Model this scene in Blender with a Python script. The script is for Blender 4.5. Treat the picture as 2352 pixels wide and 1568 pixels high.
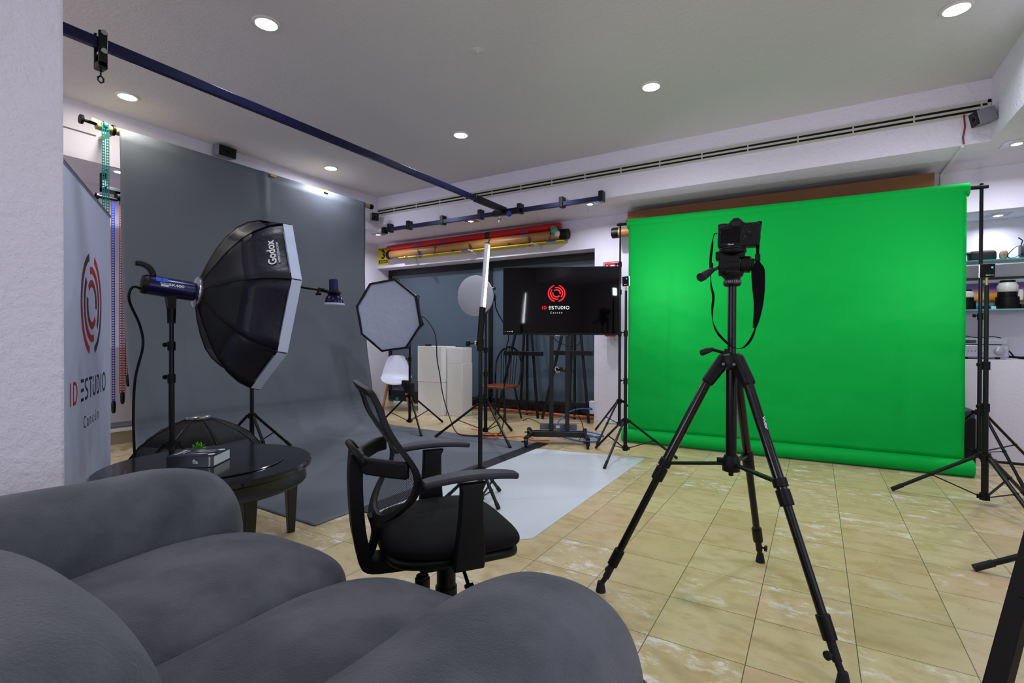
import bpy, bmesh, math, random
from mathutils import Vector, Matrix, noise
for o in list(bpy.data.objects): bpy.data.objects.remove(o, do_unlink=True)
S = bpy.context.scene; C = S.collection
PI = math.pi; V = Vector
def rad(d): return math.radians(d)

# ---------------------------------------------------------------- camera, world, exposure
cam = bpy.data.cameras.new('camera'); cam.lens = 1159.5/2352*36; cam.sensor_width = 36; cam.sensor_fit = 'HORIZONTAL'; cam.clip_start = .02
co = bpy.data.objects.new('camera', cam); C.objects.link(co); S.camera = co
_y, _p, _r = rad(31.07), rad(-.428), rad(.17)
_F = V((-math.sin(_y)*math.cos(_p), math.cos(_y)*math.cos(_p), math.sin(_p))); _R = V((math.cos(_y), math.sin(_y), 0)); _U = _R.cross(_F)
_R2 = _R*math.cos(_r)+_U*math.sin(_r); _U2 = _U*math.cos(_r)-_R*math.sin(_r)
co.matrix_world = Matrix(((_R2.x,_U2.x,-_F.x,0),(_R2.y,_U2.y,-_F.y,0),(_R2.z,_U2.z,-_F.z,1.11),(0,0,0,1)))
w = bpy.data.worlds.new('world'); S.world = w; w.use_nodes = True
w.node_tree.nodes['Background'].inputs[0].default_value = (.5,.6,.8,1); w.node_tree.nodes['Background'].inputs[1].default_value = .05
S.view_settings.view_transform = 'Standard'; S.view_settings.look = 'None'; S.view_settings.gamma = 1
S.view_settings.use_curve_mapping = False; S.view_settings.exposure = 0.0
LAMP = 7.0          # watts of one ceiling downlight
FILL_R, FILL_F = 22, 80     # watts of the two unseen fill panes added to brighten the room
COOL = (.84,.88,1.0); WARM = (1.0,.96,.82)

# ---------------------------------------------------------------- materials
def lin(c):
    return tuple(((v/255)/12.92 if v/255 <= .04045 else ((v/255+.055)/1.055)**2.4) for v in c)+(1,)
def mat(name, rgb, rough=.5, metal=0, spec=.5, bump=None, emit=0, var=None, coat=0, sheen=0):
    m = bpy.data.materials.new(name); m.use_nodes = True; t = m.node_tree; b = t.nodes['Principled BSDF']
    b.inputs['Base Color'].default_value = lin(rgb); b.inputs['Roughness'].default_value = rough; b.inputs['Metallic'].default_value = metal
    b.inputs['Specular IOR Level'].default_value = spec; b.inputs['Coat Weight'].default_value = coat; b.inputs['Sheen Weight'].default_value = sheen
    if emit: b.inputs['Emission Color'].default_value = lin(rgb); b.inputs['Emission Strength'].default_value = emit
    tc = t.nodes.new('ShaderNodeTexCoord')
    if var:                                     # var = (scale, other colour, contrast[, stretch])
        n = t.nodes.new('ShaderNodeTexNoise'); n.inputs['Scale'].default_value = var[0]; n.inputs['Detail'].default_value = 5
        if len(var) > 3:
            mp = t.nodes.new('ShaderNodeMapping'); mp.inputs['Scale'].default_value = var[3]; t.links.new(tc.outputs['Object'], mp.inputs[0]); t.links.new(mp.outputs[0], n.inputs['Vector'])
        else: t.links.new(tc.outputs['Object'], n.inputs['Vector'])
        r = t.nodes.new('ShaderNodeValToRGB'); k = var[2]
        r.color_ramp.elements[0].position = .5-k; r.color_ramp.elements[1].position = .5+k
        r.color_ramp.elements[0].color = lin(rgb); r.color_ramp.elements[1].color = lin(var[1])
        t.links.new(n.outputs[0], r.inputs[0]); t.links.new(r.outputs[0], b.inputs['Base Color'])
    if bump:                                    # bump = [(scale, strength, distance), ...]
        prev = None
        for (sc, st, di) in bump:
            n = t.nodes.new('ShaderNodeTexNoise'); n.inputs['Scale'].default_value = sc; n.inputs['Detail'].default_value = 4
            t.links.new(tc.outputs['Object'], n.inputs['Vector'])
            bp = t.nodes.new('ShaderNodeBump'); bp.inputs['Strength'].default_value = st; bp.inputs['Distance'].default_value = di
            t.links.new(n.outputs[0], bp.inputs['Height'])
            if prev: t.links.new(prev.outputs[0], bp.inputs['Normal'])
            prev = bp
        t.links.new(prev.outputs[0], b.inputs['Normal'])
    return m
plaster = mat('plaster', (224,218,230), .85, bump=[(55,.35,.006),(9,.25,.01)], spec=.2)
plaster_rough = mat('rough_plaster', (232,226,238), .85, bump=[(28,.7,.014),(110,.6,.006)], spec=.2)
ceil_m = mat('ceiling_paint', (216,211,215), .9, bump=[(60,.55,.006),(22,.35,.008)], spec=.2)
black_metal = mat('black_metal', (4,4,5), .33, .1, .35)
black_paint = mat('black_paint', (7,7,9), .35, .0, .5)
rail_m = mat('rail_blue_black', (26,26,66), .28, .5, .5)
black_plastic = mat('black_plastic', (3,3,4), .48, spec=.25)
dark_rubber = mat('dark_rubber', (12,12,12), .8)
black_gloss = mat('black_gloss', (3,3,4), .16, 0, .4, coat=.15)
chrome = mat('chrome', (190,190,195), .22, 1)
brass = mat('brass', (190,160,100), .3, 1)
white_plastic = mat('white_plastic', (216,216,226), .4)
white_paint = mat('white_paint', (222,220,216), .6, bump=[(20,.1,.004)])
white_fabric = mat('white_diffuser_fabric', (196,205,228), .8, bump=[(7,.5,.02),(220,.2,.001)])
black_fabric = mat('black_nylon', (6,6,27), .48, 0, .45, bump=[(9,.5,.02)])
grey_fabric_black = mat('matte_black_fabric', (9,10,17), .7, bump=[(14,.4,.01)])
paper_grey = mat('grey_paper', (101,105,113), .62, bump=[(3.0,.25,.02)], spec=.35, var=(1.3,(94,99,108),.3))
paper_green = mat('green_paper', (0,170,64), .6, bump=[(2.2,.4,.03),(9,.25,.01)], spec=.12)
vinyl_white = mat('white_vinyl', (218,222,228), .22, bump=[(2,.1,.01)])
tape_black = mat('black_tape', (22,22,26), .5)
tape_yellow = mat('yellow_tape', (205,165,50), .6)
tape_blue = mat('blue_tape', (0,80,215), .6)
wood_leg = mat('beech_wood', (190,125,58), .5, var=(30,(160,98,40),.3,(1,1,.15)))
wood_seat = mat('brown_seat_wood', (130,62,28), .3, var=(20,(100,44,18),.3,(1,6,1)))
wood_dark = mat('dark_stained_wood', (13,8,6), .6, spec=.2, var=(16,(9,5,4),.3,(1,1,.1)))
cardboard = mat('brown_cardboard', (166,118,66), .45, var=(4,(150,104,56),.3))
cardboard_dark = mat('dark_cardboard', (134,82,38), .6, var=(4,(122,74,34),.3))
red_m = mat('red_film', (190,12,12), .35)
red_plastic = mat('red_plastic', (150,24,16), .4)
blue_plastic = mat('blue_plastic', (8,36,140), .4)
teal_plastic = mat('teal_plastic', (0,125,120), .4)
yellow_m = mat('yellow_board', (215,190,20), .6)
sign_red = mat('sign_red', (178,16,24), .5)
copper = mat('copper_pipe', (176,88,48), .45, .2)
alu = mat('vent_aluminium', (196,192,182), .45, .1)
vent_black = mat('duct_dark', (6,6,6), .9)
silver = mat('silver_amplifier', (168,168,178), .35, .4)
glass_frost = mat('frosted_glass', (80,95,108), .28, 0, .5)
navy_metal = mat('navy_metal', (22,20,66), .26, .5)
orange_cable = mat('orange_cable', (225,70,20), .5)
blue_cable = mat('blue_cable', (15,95,190), .45)
print_white = mat('white_print', (225,225,230), .6)
print_black = mat('black_print', (18,18,40), .6)
print_red = mat('red_print', (190,25,32), .6)
grey_print = mat('grey_print', (150,150,155), .6)
leaf = mat('succulent_leaf', (40,140,30), .4, var=(40,(90,170,30),.2))
stone = mat('carved_stone', (170,140,120), .8, var=(60,(120,95,80),.2))
page_m = mat('book_pages', (205,208,208), .8)
cover_m = mat('book_cover', (38,40,54), .35)
screen_m = mat('screen_glass', (3,3,4), .05, 0, .3)
lens_white = mat('off_white_lens_barrel', (205,203,195), .4)
suede = mat('grey_suede', (90,91,99), .7, bump=[(230,.7,.0035),(520,.5,.0018),(9,.35,.02)], var=(5,(64,66,74),.12), sheen=.12, spec=.3)
piping = mat('grey_stitching', (96,112,124), .8)
seat_mesh = mat('black_seat_mesh', (3,3,4), .75, bump=[(300,.4,.002)], spec=.2)
arm_plastic = mat('armrest_plastic', (17,17,31), .5, bump=[(400,.3,.0008)])
def emitter(name, rgb, s):
    m = mat(name, rgb, .5); b = m.node_tree.nodes['Principled BSDF']
    b.inputs['Emission Color'].default_value = lin(rgb); b.inputs['Emission Strength'].default_value = s; return m
lamp_glow = emitter('lamp_glow', (238,242,255), 14)
lamp_glow_warm = emitter('lamp_glow_warm', (255,250,225), 12)
tube_glow = emitter('tube_glow', (235,240,255), 16)
tv_red = emitter('screen_red', (235,20,30), 1.0)
tv_dark_red = emitter('screen_dark_red', (170,10,30), .7)
tv_white = emitter('screen_white', (225,225,230), .8)
tv_cyan = emitter('display_cyan', (30,190,220), 1.2)
tv_pink = emitter('display_pink', (235,60,150), 1.0)
tv_yellow = emitter('display_yellow', (220,220,40), 1.0)

def tile_material():
    m = bpy.data.materials.new('stone_tiles'); m.use_nodes = True; t = m.node_tree; N = t.nodes; L = t.links; b = N['Principled BSDF']
    def nd(k, **kw):
        n = N.new(k)
        for a, v in kw.items(): setattr(n, a, v)
        return n
    tc = nd('ShaderNodeTexCoord'); mp = nd('ShaderNodeMapping'); mp.inputs['Location'].default_value = (.2/.332+60, -1.874/.332+60, 0); mp.inputs['Scale'].default_value = (1/.332,1/.332,1)
    L.new(tc.outputs['Object'], mp.inputs[0])
    fl = nd('ShaderNodeVectorMath', operation='FLOOR'); L.new(mp.outputs[0], fl.inputs[0])
    fr = nd('ShaderNodeVectorMath', operation='FRACTION'); L.new(mp.outputs[0], fr.inputs[0])
    wn = nd('ShaderNodeTexWhiteNoise', noise_dimensions='3D'); L.new(fl.outputs[0], wn.inputs[0])
    # edge distance -> grout
    sp = nd('ShaderNodeSeparateXYZ'); L.new(fr.outputs[0], sp.inputs[0])
    def edge(o):
        a = nd('ShaderNodeMath', operation='SUBTRACT'); a.inputs[1].default_value = .5; L.new(o, a.inputs[0])
        c = nd('ShaderNodeMath', operation='ABSOLUTE'); L.new(a.outputs[0], c.inputs[0]); return c.outputs[0]
    mx = nd('ShaderNodeMath', operation='MAXIMUM'); L.new(edge(sp.outputs[0]), mx.inputs[0]); L.new(edge(sp.outputs[1]), mx.inputs[1])
    gr = nd('ShaderNodeMath', operation='GREATER_THAN'); gr.inputs[1].default_value = .4955; L.new(mx.outputs[0], gr.inputs[0])
    # tile local stretched noise, offset per tile
    off = nd('ShaderNodeVectorMath', operation='SCALE'); off.inputs['Scale'].default_value = 17; L.new(wn.outputs['Color'], off.inputs[0])
    ad = nd('ShaderNodeVectorMath', operation='ADD'); L.new(mp.outputs[0], ad.inputs[0]); L.new(off.outputs[0], ad.inputs[1])
    def noi(scale, st, det=6, ro=.6):
        q = nd('ShaderNodeMapping'); q.inputs['Scale'].default_value = st; L.new(ad.outputs[0], q.inputs[0])
        n = nd('ShaderNodeTexNoise'); n.inputs['Scale'].default_value = scale; n.inputs['Detail'].default_value = det; n.inputs['Roughness'].default_value = ro; L.new(q.outputs[0], n.inputs['Vector']); return n.outputs[0]
    base = nd('ShaderNodeValToRGB'); L.new(wn.outputs['Value'], base.inputs[0]); e = base.color_ramp
    e.elements[0].position = 0; e.elements[0].color = lin((200,178,132)); e.elements[1].position = 1; e.elements[1].color = lin((202,174,132))
    x = e.elements.new(.35); x.color = lin((208,190,144)); x = e.elements.new(.6); x.color = lin((192,170,122)); x = e.elements.new(.8); x.color = lin((210,186,144))
    m1 = nd('ShaderNodeMix', data_type='RGBA'); r1 = nd('ShaderNodeValToRGB'); r1.color_ramp.elements[0].position = .46; r1.color_ramp.elements[1].position = .72
    L.new(noi(2.4, (1,1.7,1)), r1.inputs[0]); mu = nd('ShaderNodeMath', operation='MULTIPLY'); mu.inputs[1].default_value = .75; L.new(r1.outputs[0], mu.inputs[0]); L.new(mu.outputs[0], m1.inputs[0])
    L.new(base.outputs[0], m1.inputs[6]); m1.inputs[7].default_value = lin((176,146,94))
    # pale worn patches, only on some tiles
    r2 = nd('ShaderNodeValToRGB'); r2.color_ramp.elements[0].position = .52; r2.color_ramp.elements[1].position = .64; L.new(noi(2.6, (1,1.7,1), 9, .72), r2.inputs[0])
    g2 = nd('ShaderNodeSeparateXYZ'); L.new(wn.outputs['Color'], g2.inputs[0]); r3 = nd('ShaderNodeValToRGB'); r3.color_ramp.elements[0].position = .35; r3.color_ramp.elements[1].position = .8; L.new(g2.outputs[1], r3.inputs[0])
    m3 = nd('ShaderNodeMath', operation='MULTIPLY'); L.new(r2.outputs[0], m3.inputs[0]); L.new(r3.outputs[0], m3.inputs[1])
    m2 = nd('ShaderNodeMix', data_type='RGBA'); L.new(m3.outputs[0], m2.inputs[0]); L.new(m1.outputs[2], m2.inputs[6]); m2.inputs[7].default_value = lin((232,224,208))
    # tiny dark pits
    vo = nd('ShaderNodeTexVoronoi'); vo.inputs['Scale'].default_value = 4.2; L.new(ad.outputs[0], vo.inputs['Vector'])
    lt = nd('ShaderNodeMath', operation='LESS_THAN'); lt.inputs[1].default_value = .035; L.new(vo.outputs['Distance'], lt.inputs[0])
    m4 = nd('ShaderNodeMix', data_type='RGBA'); L.new(lt.outputs[0], m4.inputs[0]); L.new(m2.outputs[2], m4.inputs[6]); m4.inputs[7].default_value = lin((120,100,50))
    m5 = nd('ShaderNodeMix', data_type='RGBA'); L.new(gr.outputs[0], m5.inputs[0]); L.new(m4.outputs[2], m5.inputs[6]); m5.inputs[7].default_value = lin((92,80,58))
    L.new(m5.outputs[2], b.inputs['Base Color'])
    rr = nd('ShaderNodeMapRange'); rr.inputs['To Min'].default_value = .2; rr.inputs['To Max'].default_value = .42; L.new(noi(3,(1,1,1)), rr.inputs[0]); L.new(rr.outputs[0], b.inputs['Roughness'])
    bp = nd('ShaderNodeBump'); bp.inputs['Strength'].default_value = .25; bp.inputs['Distance'].default_value = .002; iv = nd('ShaderNodeMath', operation='SUBTRACT'); iv.inputs[0].default_value = 1; L.new(gr.outputs[0], iv.inputs[1]); L.new(iv.outputs[0], bp.inputs['Height']); L.new(bp.outputs[0], b.inputs['Normal'])
    b.inputs['Specular IOR Level'].default_value = .4
    return m
tiles = tile_material()
def mesh_cloth(name, rgb, step, frac):
    """woven net: square holes cut by a repeating pattern in the cloth's own coordinates"""
    m = mat(name, rgb, .6); t = m.node_tree; N = t.nodes; L = t.links; b = N['Principled BSDF']; out = N['Material Output']
    uv = N.new('ShaderNodeUVMap'); mp = N.new('ShaderNodeMapping'); mp.inputs['Scale'].default_value = (1/step,1/step,1); mp.inputs['Rotation'].default_value = (0,0,rad(45)); L.new(uv.outputs[0], mp.inputs[0])
    fr = N.new('ShaderNodeVectorMath'); fr.operation = 'FRACTION'; L.new(mp.outputs[0], fr.inputs[0])
    sb = N.new('ShaderNodeVectorMath'); sb.operation = 'SUBTRACT'; sb.inputs[1].default_value = (.5,.5,0); L.new(fr.outputs[0], sb.inputs[0])
    ml = N.new('ShaderNodeVectorMath'); ml.operation = 'MULTIPLY'; ml.inputs[1].default_value = (1,1,0); L.new(sb.outputs[0], ml.inputs[0])
    ln = N.new('ShaderNodeVectorMath'); ln.operation = 'LENGTH'; L.new(ml.outputs[0], ln.inputs[0])
    lt = N.new('ShaderNodeMath'); lt.operation = 'LESS_THAN'; lt.inputs[1].default_value = frac; L.new(ln.outputs['Value'], lt.inputs[0])
    tr = N.new('ShaderNodeBsdfTransparent'); mx = N.new('ShaderNodeMixShader'); L.new(lt.outputs[0], mx.inputs[0]); L.new(b.outputs[0], mx.inputs[1]); L.new(tr.outputs[0], mx.inputs[2]); L.new(mx.outputs[0], out.inputs[0])
    return m
back_net = mesh_cloth('chair_back_net', (6,6,8), .0085, .42)
def attr_material(name, emit=0):
    m = mat(name, (128,128,128), .6); t = m.node_tree; a = t.nodes.new('ShaderNodeVertexColor'); a.layer_name = 'ink'; b = t.nodes['Principled BSDF']
    t.links.new(a.outputs[0], b.inputs['Base Color'])
    if emit: t.links.new(a.outputs[0], b.inputs['Emission Color']); b.inputs['Emission Strength'].default_value = emit
    return m
ink = attr_material('printed_ink'); ink_glow = attr_material('screen_ink', 1.3)

# ---------------------------------------------------------------- mesh building
class MB:
    def __init__(s): s.v = []; s.f = []; s.M = Matrix(); s.uv = None; s.col = None
    def add(s, vs, fs):
        o = len(s.v); s.v += [s.M @ V(p) for p in vs]; s.f += [tuple(i+o for i in f) for f in fs]; return s
    def box(s, x0, x1, y0, y1, z0, z1):
        return s.add([(x0,y0,z0),(x1,y0,z0),(x1,y1,z0),(x0,y1,z0),(x0,y0,z1),(x1,y0,z1),(x1,y1,z1),(x0,y1,z1)],
                     [(0,3,2,1),(4,5,6,7),(0,1,5,4),(1,2,6,5),(2,3,7,6),(3,0,4,7)])
    def cbox(s, c, h, rz=0, M=None):
        m = s.M; s.M = m @ Matrix.Translation(V(c)) @ Matrix.Rotation(rz,4,'Z') @ (M or Matrix()); s.box(-h[0],h[0],-h[1],h[1],-h[2],h[2]); s.M = m; return s
    def bar(s, a, b, w, h, up=(0,0,1), w2=None, h2=None):
        """rectangular bar from a to b, w wide sideways, h thick along up"""
        a, b = V(a), V(b); d = (b-a).normalized(); side = d.cross(V(up))
        if side.length < 1e-4: side = d.cross(V((0,1,0)))
        side.normalize(); u = side.cross(d).normalized(); w2 = w2 or w; h2 = h2 or h; vs = []
        for p, ww, hh in ((a,w,h),(b,w2,h2)):
            for (i, j) in ((-1,-1),(1,-1),(1,1),(-1,1)): vs.append(p+side*i*ww/2+u*j*hh/2)
        return s.add(vs, [(0,1,2,3),(7,6,5,4),(0,4,5,1),(1,5,6,2),(2,6,7,3),(3,7,4,0)])
    def cyl(s, a, b, r, r2=None, n=14):
        a, b = V(a), V(b); r2 = r if r2 is None else r2; d = (b-a).normalized(); x = d.orthogonal().normalized(); y = d.cross(x)
        vs = [a+x*math.cos(2*PI*i/n)*r+y*math.sin(2*PI*i/n)*r for i in range(n)]+[b+x*math.cos(2*PI*i/n)*r2+y*math.sin(2*PI*i/n)*r2 for i in range(n)]
        return s.add(vs, [(i,(i+1)%n,n+(i+1)%n,n+i) for i in range(n)]+[tuple(range(n))[::-1], tuple(range(n,2*n))])
    def tube(s, pts, r, n=8):
        pts = [V(p) for p in pts]; k = len(pts); vs = []; d0 = (pts[1]-pts[0]).normalized(); x = d0.orthogonal().normalized()
        for i, p in enumerate(pts):
            d = (pts[min(i+1,k-1)]-pts[max(i-1,0)]).normalized(); x = (x-d*x.dot(d)).normalized(); y = d.cross(x); rr = r[i] if isinstance(r,(list,tuple)) else r
            vs += [p+x*math.cos(2*PI*j/n)*rr+y*math.sin(2*PI*j/n)*rr for j in range(n)]
        fs = [(i*n+j, i*n+(j+1)%n, (i+1)*n+(j+1)%n, (i+1)*n+j) for i in range(k-1) for j in range(n)]
        return s.add(vs, fs+[tuple(range(n))[::-1], tuple(range((k-1)*n,k*n))])
    def lathe(s, prof, n=28, axis=None, o=(0,0,0), ph=0):
        """prof = [(r, h)...] turned about axis through o"""
        ax = V(axis or (0,0,1)).normalized(); x = ax.orthogonal().normalized() if abs(ax.z) < .99 else V((1,0,0)); y = ax.cross(x); o = V(o)
        vs = []; k = len(prof)
        for (r, h) in prof: vs += [o+ax*h+(x*math.cos(ph+2*PI*j/n)+y*math.sin(ph+2*PI*j/n))*max(r,1e-5) for j in range(n)]
        fs = [(i*n+j, i*n+(j+1)%n, (i+1)*n+(j+1)%n, (i+1)*n+j) for i in range(k-1) for j in range(n)]
        return s.add(vs, fs+[tuple(range(n))[::-1], tuple(range((k-1)*n,k*n))])
    def prism(s, poly, t, M=None):
        """2D polygon (x,y) extruded by t along local z, placed by M"""
        m = s.M; s.M = m @ (M or Matrix()); n = len(poly)
        s.add([(x,y,0) for x,y in poly]+[(x,y,t) for x,y in poly], [tuple(range(n))[::-1], tuple(range(n,2*n))]+[(i,(i+1)%n,n+(i+1)%n,n+i) for i in range(n)])
        s.M = m; return s
    def ribbon(s, pts, w, t, side, ws=None):
        """flat strap following pts; side = width direction"""
        pts = [V(p) for p in pts]; k = len(pts); vs = []
        for i, p in enumerate(pts):
            d = (pts[min(i+1,k-1)]-pts[max(i-1,0)]).normalized(); sd = V(side[i] if isinstance(side, list) else side); sd = (sd-d*sd.dot(d)).normalized(); u = sd.cross(d); ww = (ws[i] if ws else w)/2
            vs += [p-sd*ww-u*t/2, p+sd*ww-u*t/2, p+sd*ww+u*t/2, p-sd*ww+u*t/2]
        fs = [(i*4+j, i*4+(j+1)%4, (i+1)*4+(j+1)%4, (i+1)*4+j) for i in range(k-1) for j in range(4)]
        return s.add(vs, fs+[(3,2,1,0), tuple((k-1)*4+j for j in range(4))])
    def grid(s, f, nu, nv, close=False):
        vs = [f(i/nu, j/nv) for j in range(nv+1) for i in range(nu+1)]
        return s.add(vs, [(j*(nu+1)+i, j*(nu+1)+i+1, (j+1)*(nu+1)+i+1, (j+1)*(nu+1)+i) for j in range(nv) for i in range(nu)])
    def puff(s, c, h, a=3, b=5, n=14, crown=0, wob=0, seed=0, ax='y', gather=0):
        """cushion: superellipsoid with exponent a across and b along ax; crown domes the top"""
        c = V(c)
        for fi in range(6):
            k = fi//2; sg = 1 if fi%2 else -1
            def f(u, v):
                p = [0,0,0]; p[k] = sg; p[(k+1)%3] = math.sin((u-.5)*PI/2)/math.sin(PI/4)*(1 if sg > 0 else -1); p[(k+2)%3] = math.sin((v-.5)*PI/2)/math.sin(PI/4)
                i, j, l = {'y':(0,2,1),'x':(1,2,0),'z':(0,1,2)}[ax]
                d = ((abs(p[i])**a+abs(p[j])**a)**(b/a)+abs(p[l])**b)**(1/b)
                q = V((p[0]/d*h[0], p[1]/d*h[1], p[2]/d*h[2]))
                if gather and q[l]/h[l] > .45:
                    g = min(1,(q[l]/h[l]-.45)/.5)**2; an = math.atan2(q[j],q[i]); fo = 1-gather*g*(abs(math.sin(an*7+1.3*math.sin(an*3)))**.6); q = V([q[m_]*(fo if m_ != l else 1) for m_ in range(3)])
                if q.z > 0: q.z += crown*(1-(q.x/h[0])**2)*(1-(q.y/h[1])**2)
                if wob:
                    nn = noise.noise_vector((q+c+V((seed,0,0)))*3.2)*wob+noise.noise_vector((q+c+V((seed,5,0)))*9)*wob*.22
                    q += nn
                return c+q
            s.grid(f, n, n)
        return s
WM = {}
def finish(me, smooth=35, merge=True):
    bm = bmesh.new(); bm.from_mesh(me)
    if merge: bmesh.ops.remove_doubles(bm, verts=bm.verts, dist=2e-5)
    bmesh.ops.recalc_face_normals(bm, faces=bm.faces); bm.to_mesh(me); bm.free()
    if smooth: me.shade_smooth(); me.set_sharp_from_angle(angle=rad(smooth))
def obj(name, mb, m, parent=None, smooth=35, bev=0, local=False, merge=True, seg=2):
    me = bpy.data.meshes.new(name); I = Matrix() if (parent is None or local) else WM[parent].inverted()
    me.from_pydata([I @ p for p in mb.v], [], mb.f); me.update()
    if mb.uv:
        uv = me.uv_layers.new(name='UVMap')
        for l in me.loops: uv.data[l.index].uv = mb.uv[l.vertex_index]
    if mb.col:
        ca = me.color_attributes.new('ink', 'FLOAT_COLOR', 'POINT')
        for i, c in enumerate(mb.col): ca.data[i].color = c
        merge = False
    finish(me, smooth, merge and not mb.uv)
    for x in (m if isinstance(m, list) else [m]): me.materials.append(x)
    o = bpy.data.objects.new(name, me); C.objects.link(o)
    if parent: o.parent = parent; WM[o] = WM[parent]
    else: WM[o] = Matrix()
    if bev:
        b = o.modifiers.new('bevel', 'BEVEL'); b.width = bev; b.segments = seg; b.limit_method = 'ANGLE'; b.angle_limit = rad(40)
    return o
def thing(name, label, cat, loc=(0,0,0), rz=0, group=None):
    o = bpy.data.objects.new(name, None); C.objects.link(o); o.location = loc; o.rotation_euler = (0,0,rz); o.empty_display_size = .05
    o['label'] = label; o['category'] = cat
    if group: o['group'] = group
    WM[o] = Matrix.Translation(V(loc)) @ Matrix.Rotation(rz,4,'Z'); return o
def tag(o, label, cat, group=None):
    o['label'] = label; o['category'] = cat
    if group: o['group'] = group
    return o
def struct(name, mb, m, **k):
    o = obj(name, mb, m, **k)
    o['kind'] = 'structure'; return o
def dup(root, loc, label, group=None):
    r = root.copy(); C.objects.link(r); r.location = loc; r['label'] = label
    if group: r['group'] = group
    for ch in list(root.children):
        c = ch.copy(); C.objects.link(c); c.parent = r
        for g in list(ch.children):
            d = g.copy(); C.objects.link(d); d.parent = c
    return r
def frame(o, x, y):
    """matrix with given origin, x axis and (roughly) y axis"""
    x = V(x).normalized(); y = V(y); y = (y-x*x.dot(y)).normalized(); z = x.cross(y)
    return Matrix(((x.x,y.x,z.x,o[0]),(x.y,y.y,z.y,o[1]),(x.z,y.z,z.z,o[2]),(0,0,0,1)))
def text(s, name, size, m, parent, M, t=.0006, align='CENTER', bold=0, sx=1, space=1):
    c = bpy.data.curves.new(name, 'FONT'); c.body = s; c.size = size; c.align_x = align; c.align_y = 'CENTER'; c.extrude = t/2; c.resolution_u = 3; c.offset = bold; c.space_character = space
    tmp = bpy.data.objects.new(name, c); C.objects.link(tmp); dg = bpy.context.evaluated_depsgraph_get(); dg.update()
    me = bpy.data.meshes.new_from_object(tmp.evaluated_get(dg)); bpy.data.objects.remove(tmp)
    I = Matrix() if parent is None else WM[parent].inverted()
    me.transform(I @ M @ Matrix.Diagonal((sx,1,1,1))); me.materials.clear(); me.materials.append(m)
    o = bpy.data.objects.new(name, me); C.objects.link(o)
    if parent: o.parent = parent; WM[o] = WM[parent]
    return o
def area(name, parent, loc, direction, size, power, color, spread=180, shape='DISK', size_y=None):
    l = bpy.data.lights.new(name, 'AREA'); l.shape = shape; l.size = size; l.energy = power; l.color = color; l.spread = rad(spread)
    if size_y: l.size_y = size_y
    o = bpy.data.objects.new(name, l); C.objects.link(o)
    M = Matrix.Translation(V(loc)) @ V(direction).to_track_quat('-Z', 'Y').to_matrix().to_4x4()
    if parent: o.parent = parent; M = WM[parent].inverted() @ M
    o.matrix_local = M
    return o
def smooth_path(pts, n=6):
    pts = [V(p) for p in pts]; out = []
    for i in range(len(pts)-1):
        p0 = pts[max(i-1,0)]; p1 = pts[i]; p2 = pts[i+1]; p3 = pts[min(i+2,len(pts)-1)]
        for k in range(n):
            t = k/n; out.append(.5*((2*p1)+(p2-p0)*t+(2*p0-5*p1+4*p2-p3)*t*t+(3*p1-p0-3*p2+p3)*t**3))
    return out+[pts[-1]]
def rot(a, r=1): return V((math.cos(rad(a))*r, math.sin(rad(a))*r, 0))

# ---------------------------------------------------------------- the room
CAPX, CAPY = -2.08, 2.97
ZC, ZS, XL, XB, YB, YW, XR = 3.155, 2.663, -6.363, -5.52, 5.34, 6.14, 1.166
struct('floor', MB().box(-6.7,3.2,-4.2,7.0,-.1,0), tiles)
struct('ceiling', MB().box(XB,XR,-4.2,YB,ZC,ZC+.2), ceil_m)
struct('trim_1', MB().box(-6.7,XB,-4.2,YB,ZS,ZC+.2), plaster)          # bulkheads round the raised ceiling
struct('trim_2', MB().box(-6.7,3.2,YB,7.0,ZS,ZC+.2), plaster_rough)
struct('trim_3', MB().box(XR,3.2,-4.2,YB,ZS,ZC+.2), plaster_rough)
struct('wall_left', MB().box(-6.7,XL,-4.2,6.6,0,ZS), plaster)
b = MB(); b.box(XL,-2.456,YW,6.55,2.268,ZS); b.box(-2.456,.9,YW,6.55,0,ZS); b.box(.9,3.2,YW,6.9,0,.925); b.box(.9,3.2,YW,6.9,2.275,ZS); b.box(.9,3.2,6.64,6.9,.925,2.275); b.box(XL,-2.456,6.5,6.55,0,2.268)
struct('wall_back', b, plaster)
b = MB(); b.box(2.8,3.0,-4.2,-1.8,0,ZS); b.box(2.8,3.0,2.2,YW,0,ZS); b.box(2.8,3.0,-1.8,2.2,0,.7); b.box(2.8,3.0,-1.8,2.2,2.4,ZS)
struct('wall_right', b, plaster)
fill_glow = emitter('fill_pane_glow', (200,212,240), 1.5)
def window(name, x0, x1, y0, y1, z0, z1, d, wt):  # glowing pane plus area lamp, added out of view as fill light
    w_ = struct(name, MB().box(x0,x1,y0,y1,z0,z1), fill_glow); c = V(((x0+x1)/2,(y0+y1)/2,(z0+z1)/2)); area('fill_light', w_, c+V(d)*.06, d, max(x1-x0,y1-y0), wt, (.86,.9,1), shape='RECTANGLE', size_y=z1-z0)
window('fill_pane_right', 2.9,2.92,-1.8,2.2,.7,2.4,(-1,0,0),FILL_R)  # added fill on the right wall, no window known there
window('fill_pane_front', -5.4,-.9,-4.12,-4.1,.7,2.4,(0,1,0),FILL_F)  # added fill behind the camera, likewise an assumed source
b = MB(); b.box(-6.4,-5.4,-4.2,-4.0,0,ZC); b.box(-.9,2.9,-4.2,-4.0,0,ZC); b.box(-5.4,-.9,-4.2,-4.0,0,.7); b.box(-5.4,-.9,-4.2,-4.0,2.4,ZC); struct('wall_front', b, plaster)
struct('wall_pillar', MB().box(-3.15,-2.55,.18,.80,0,ZC+.01), plaster_rough, bev=.012)
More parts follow.
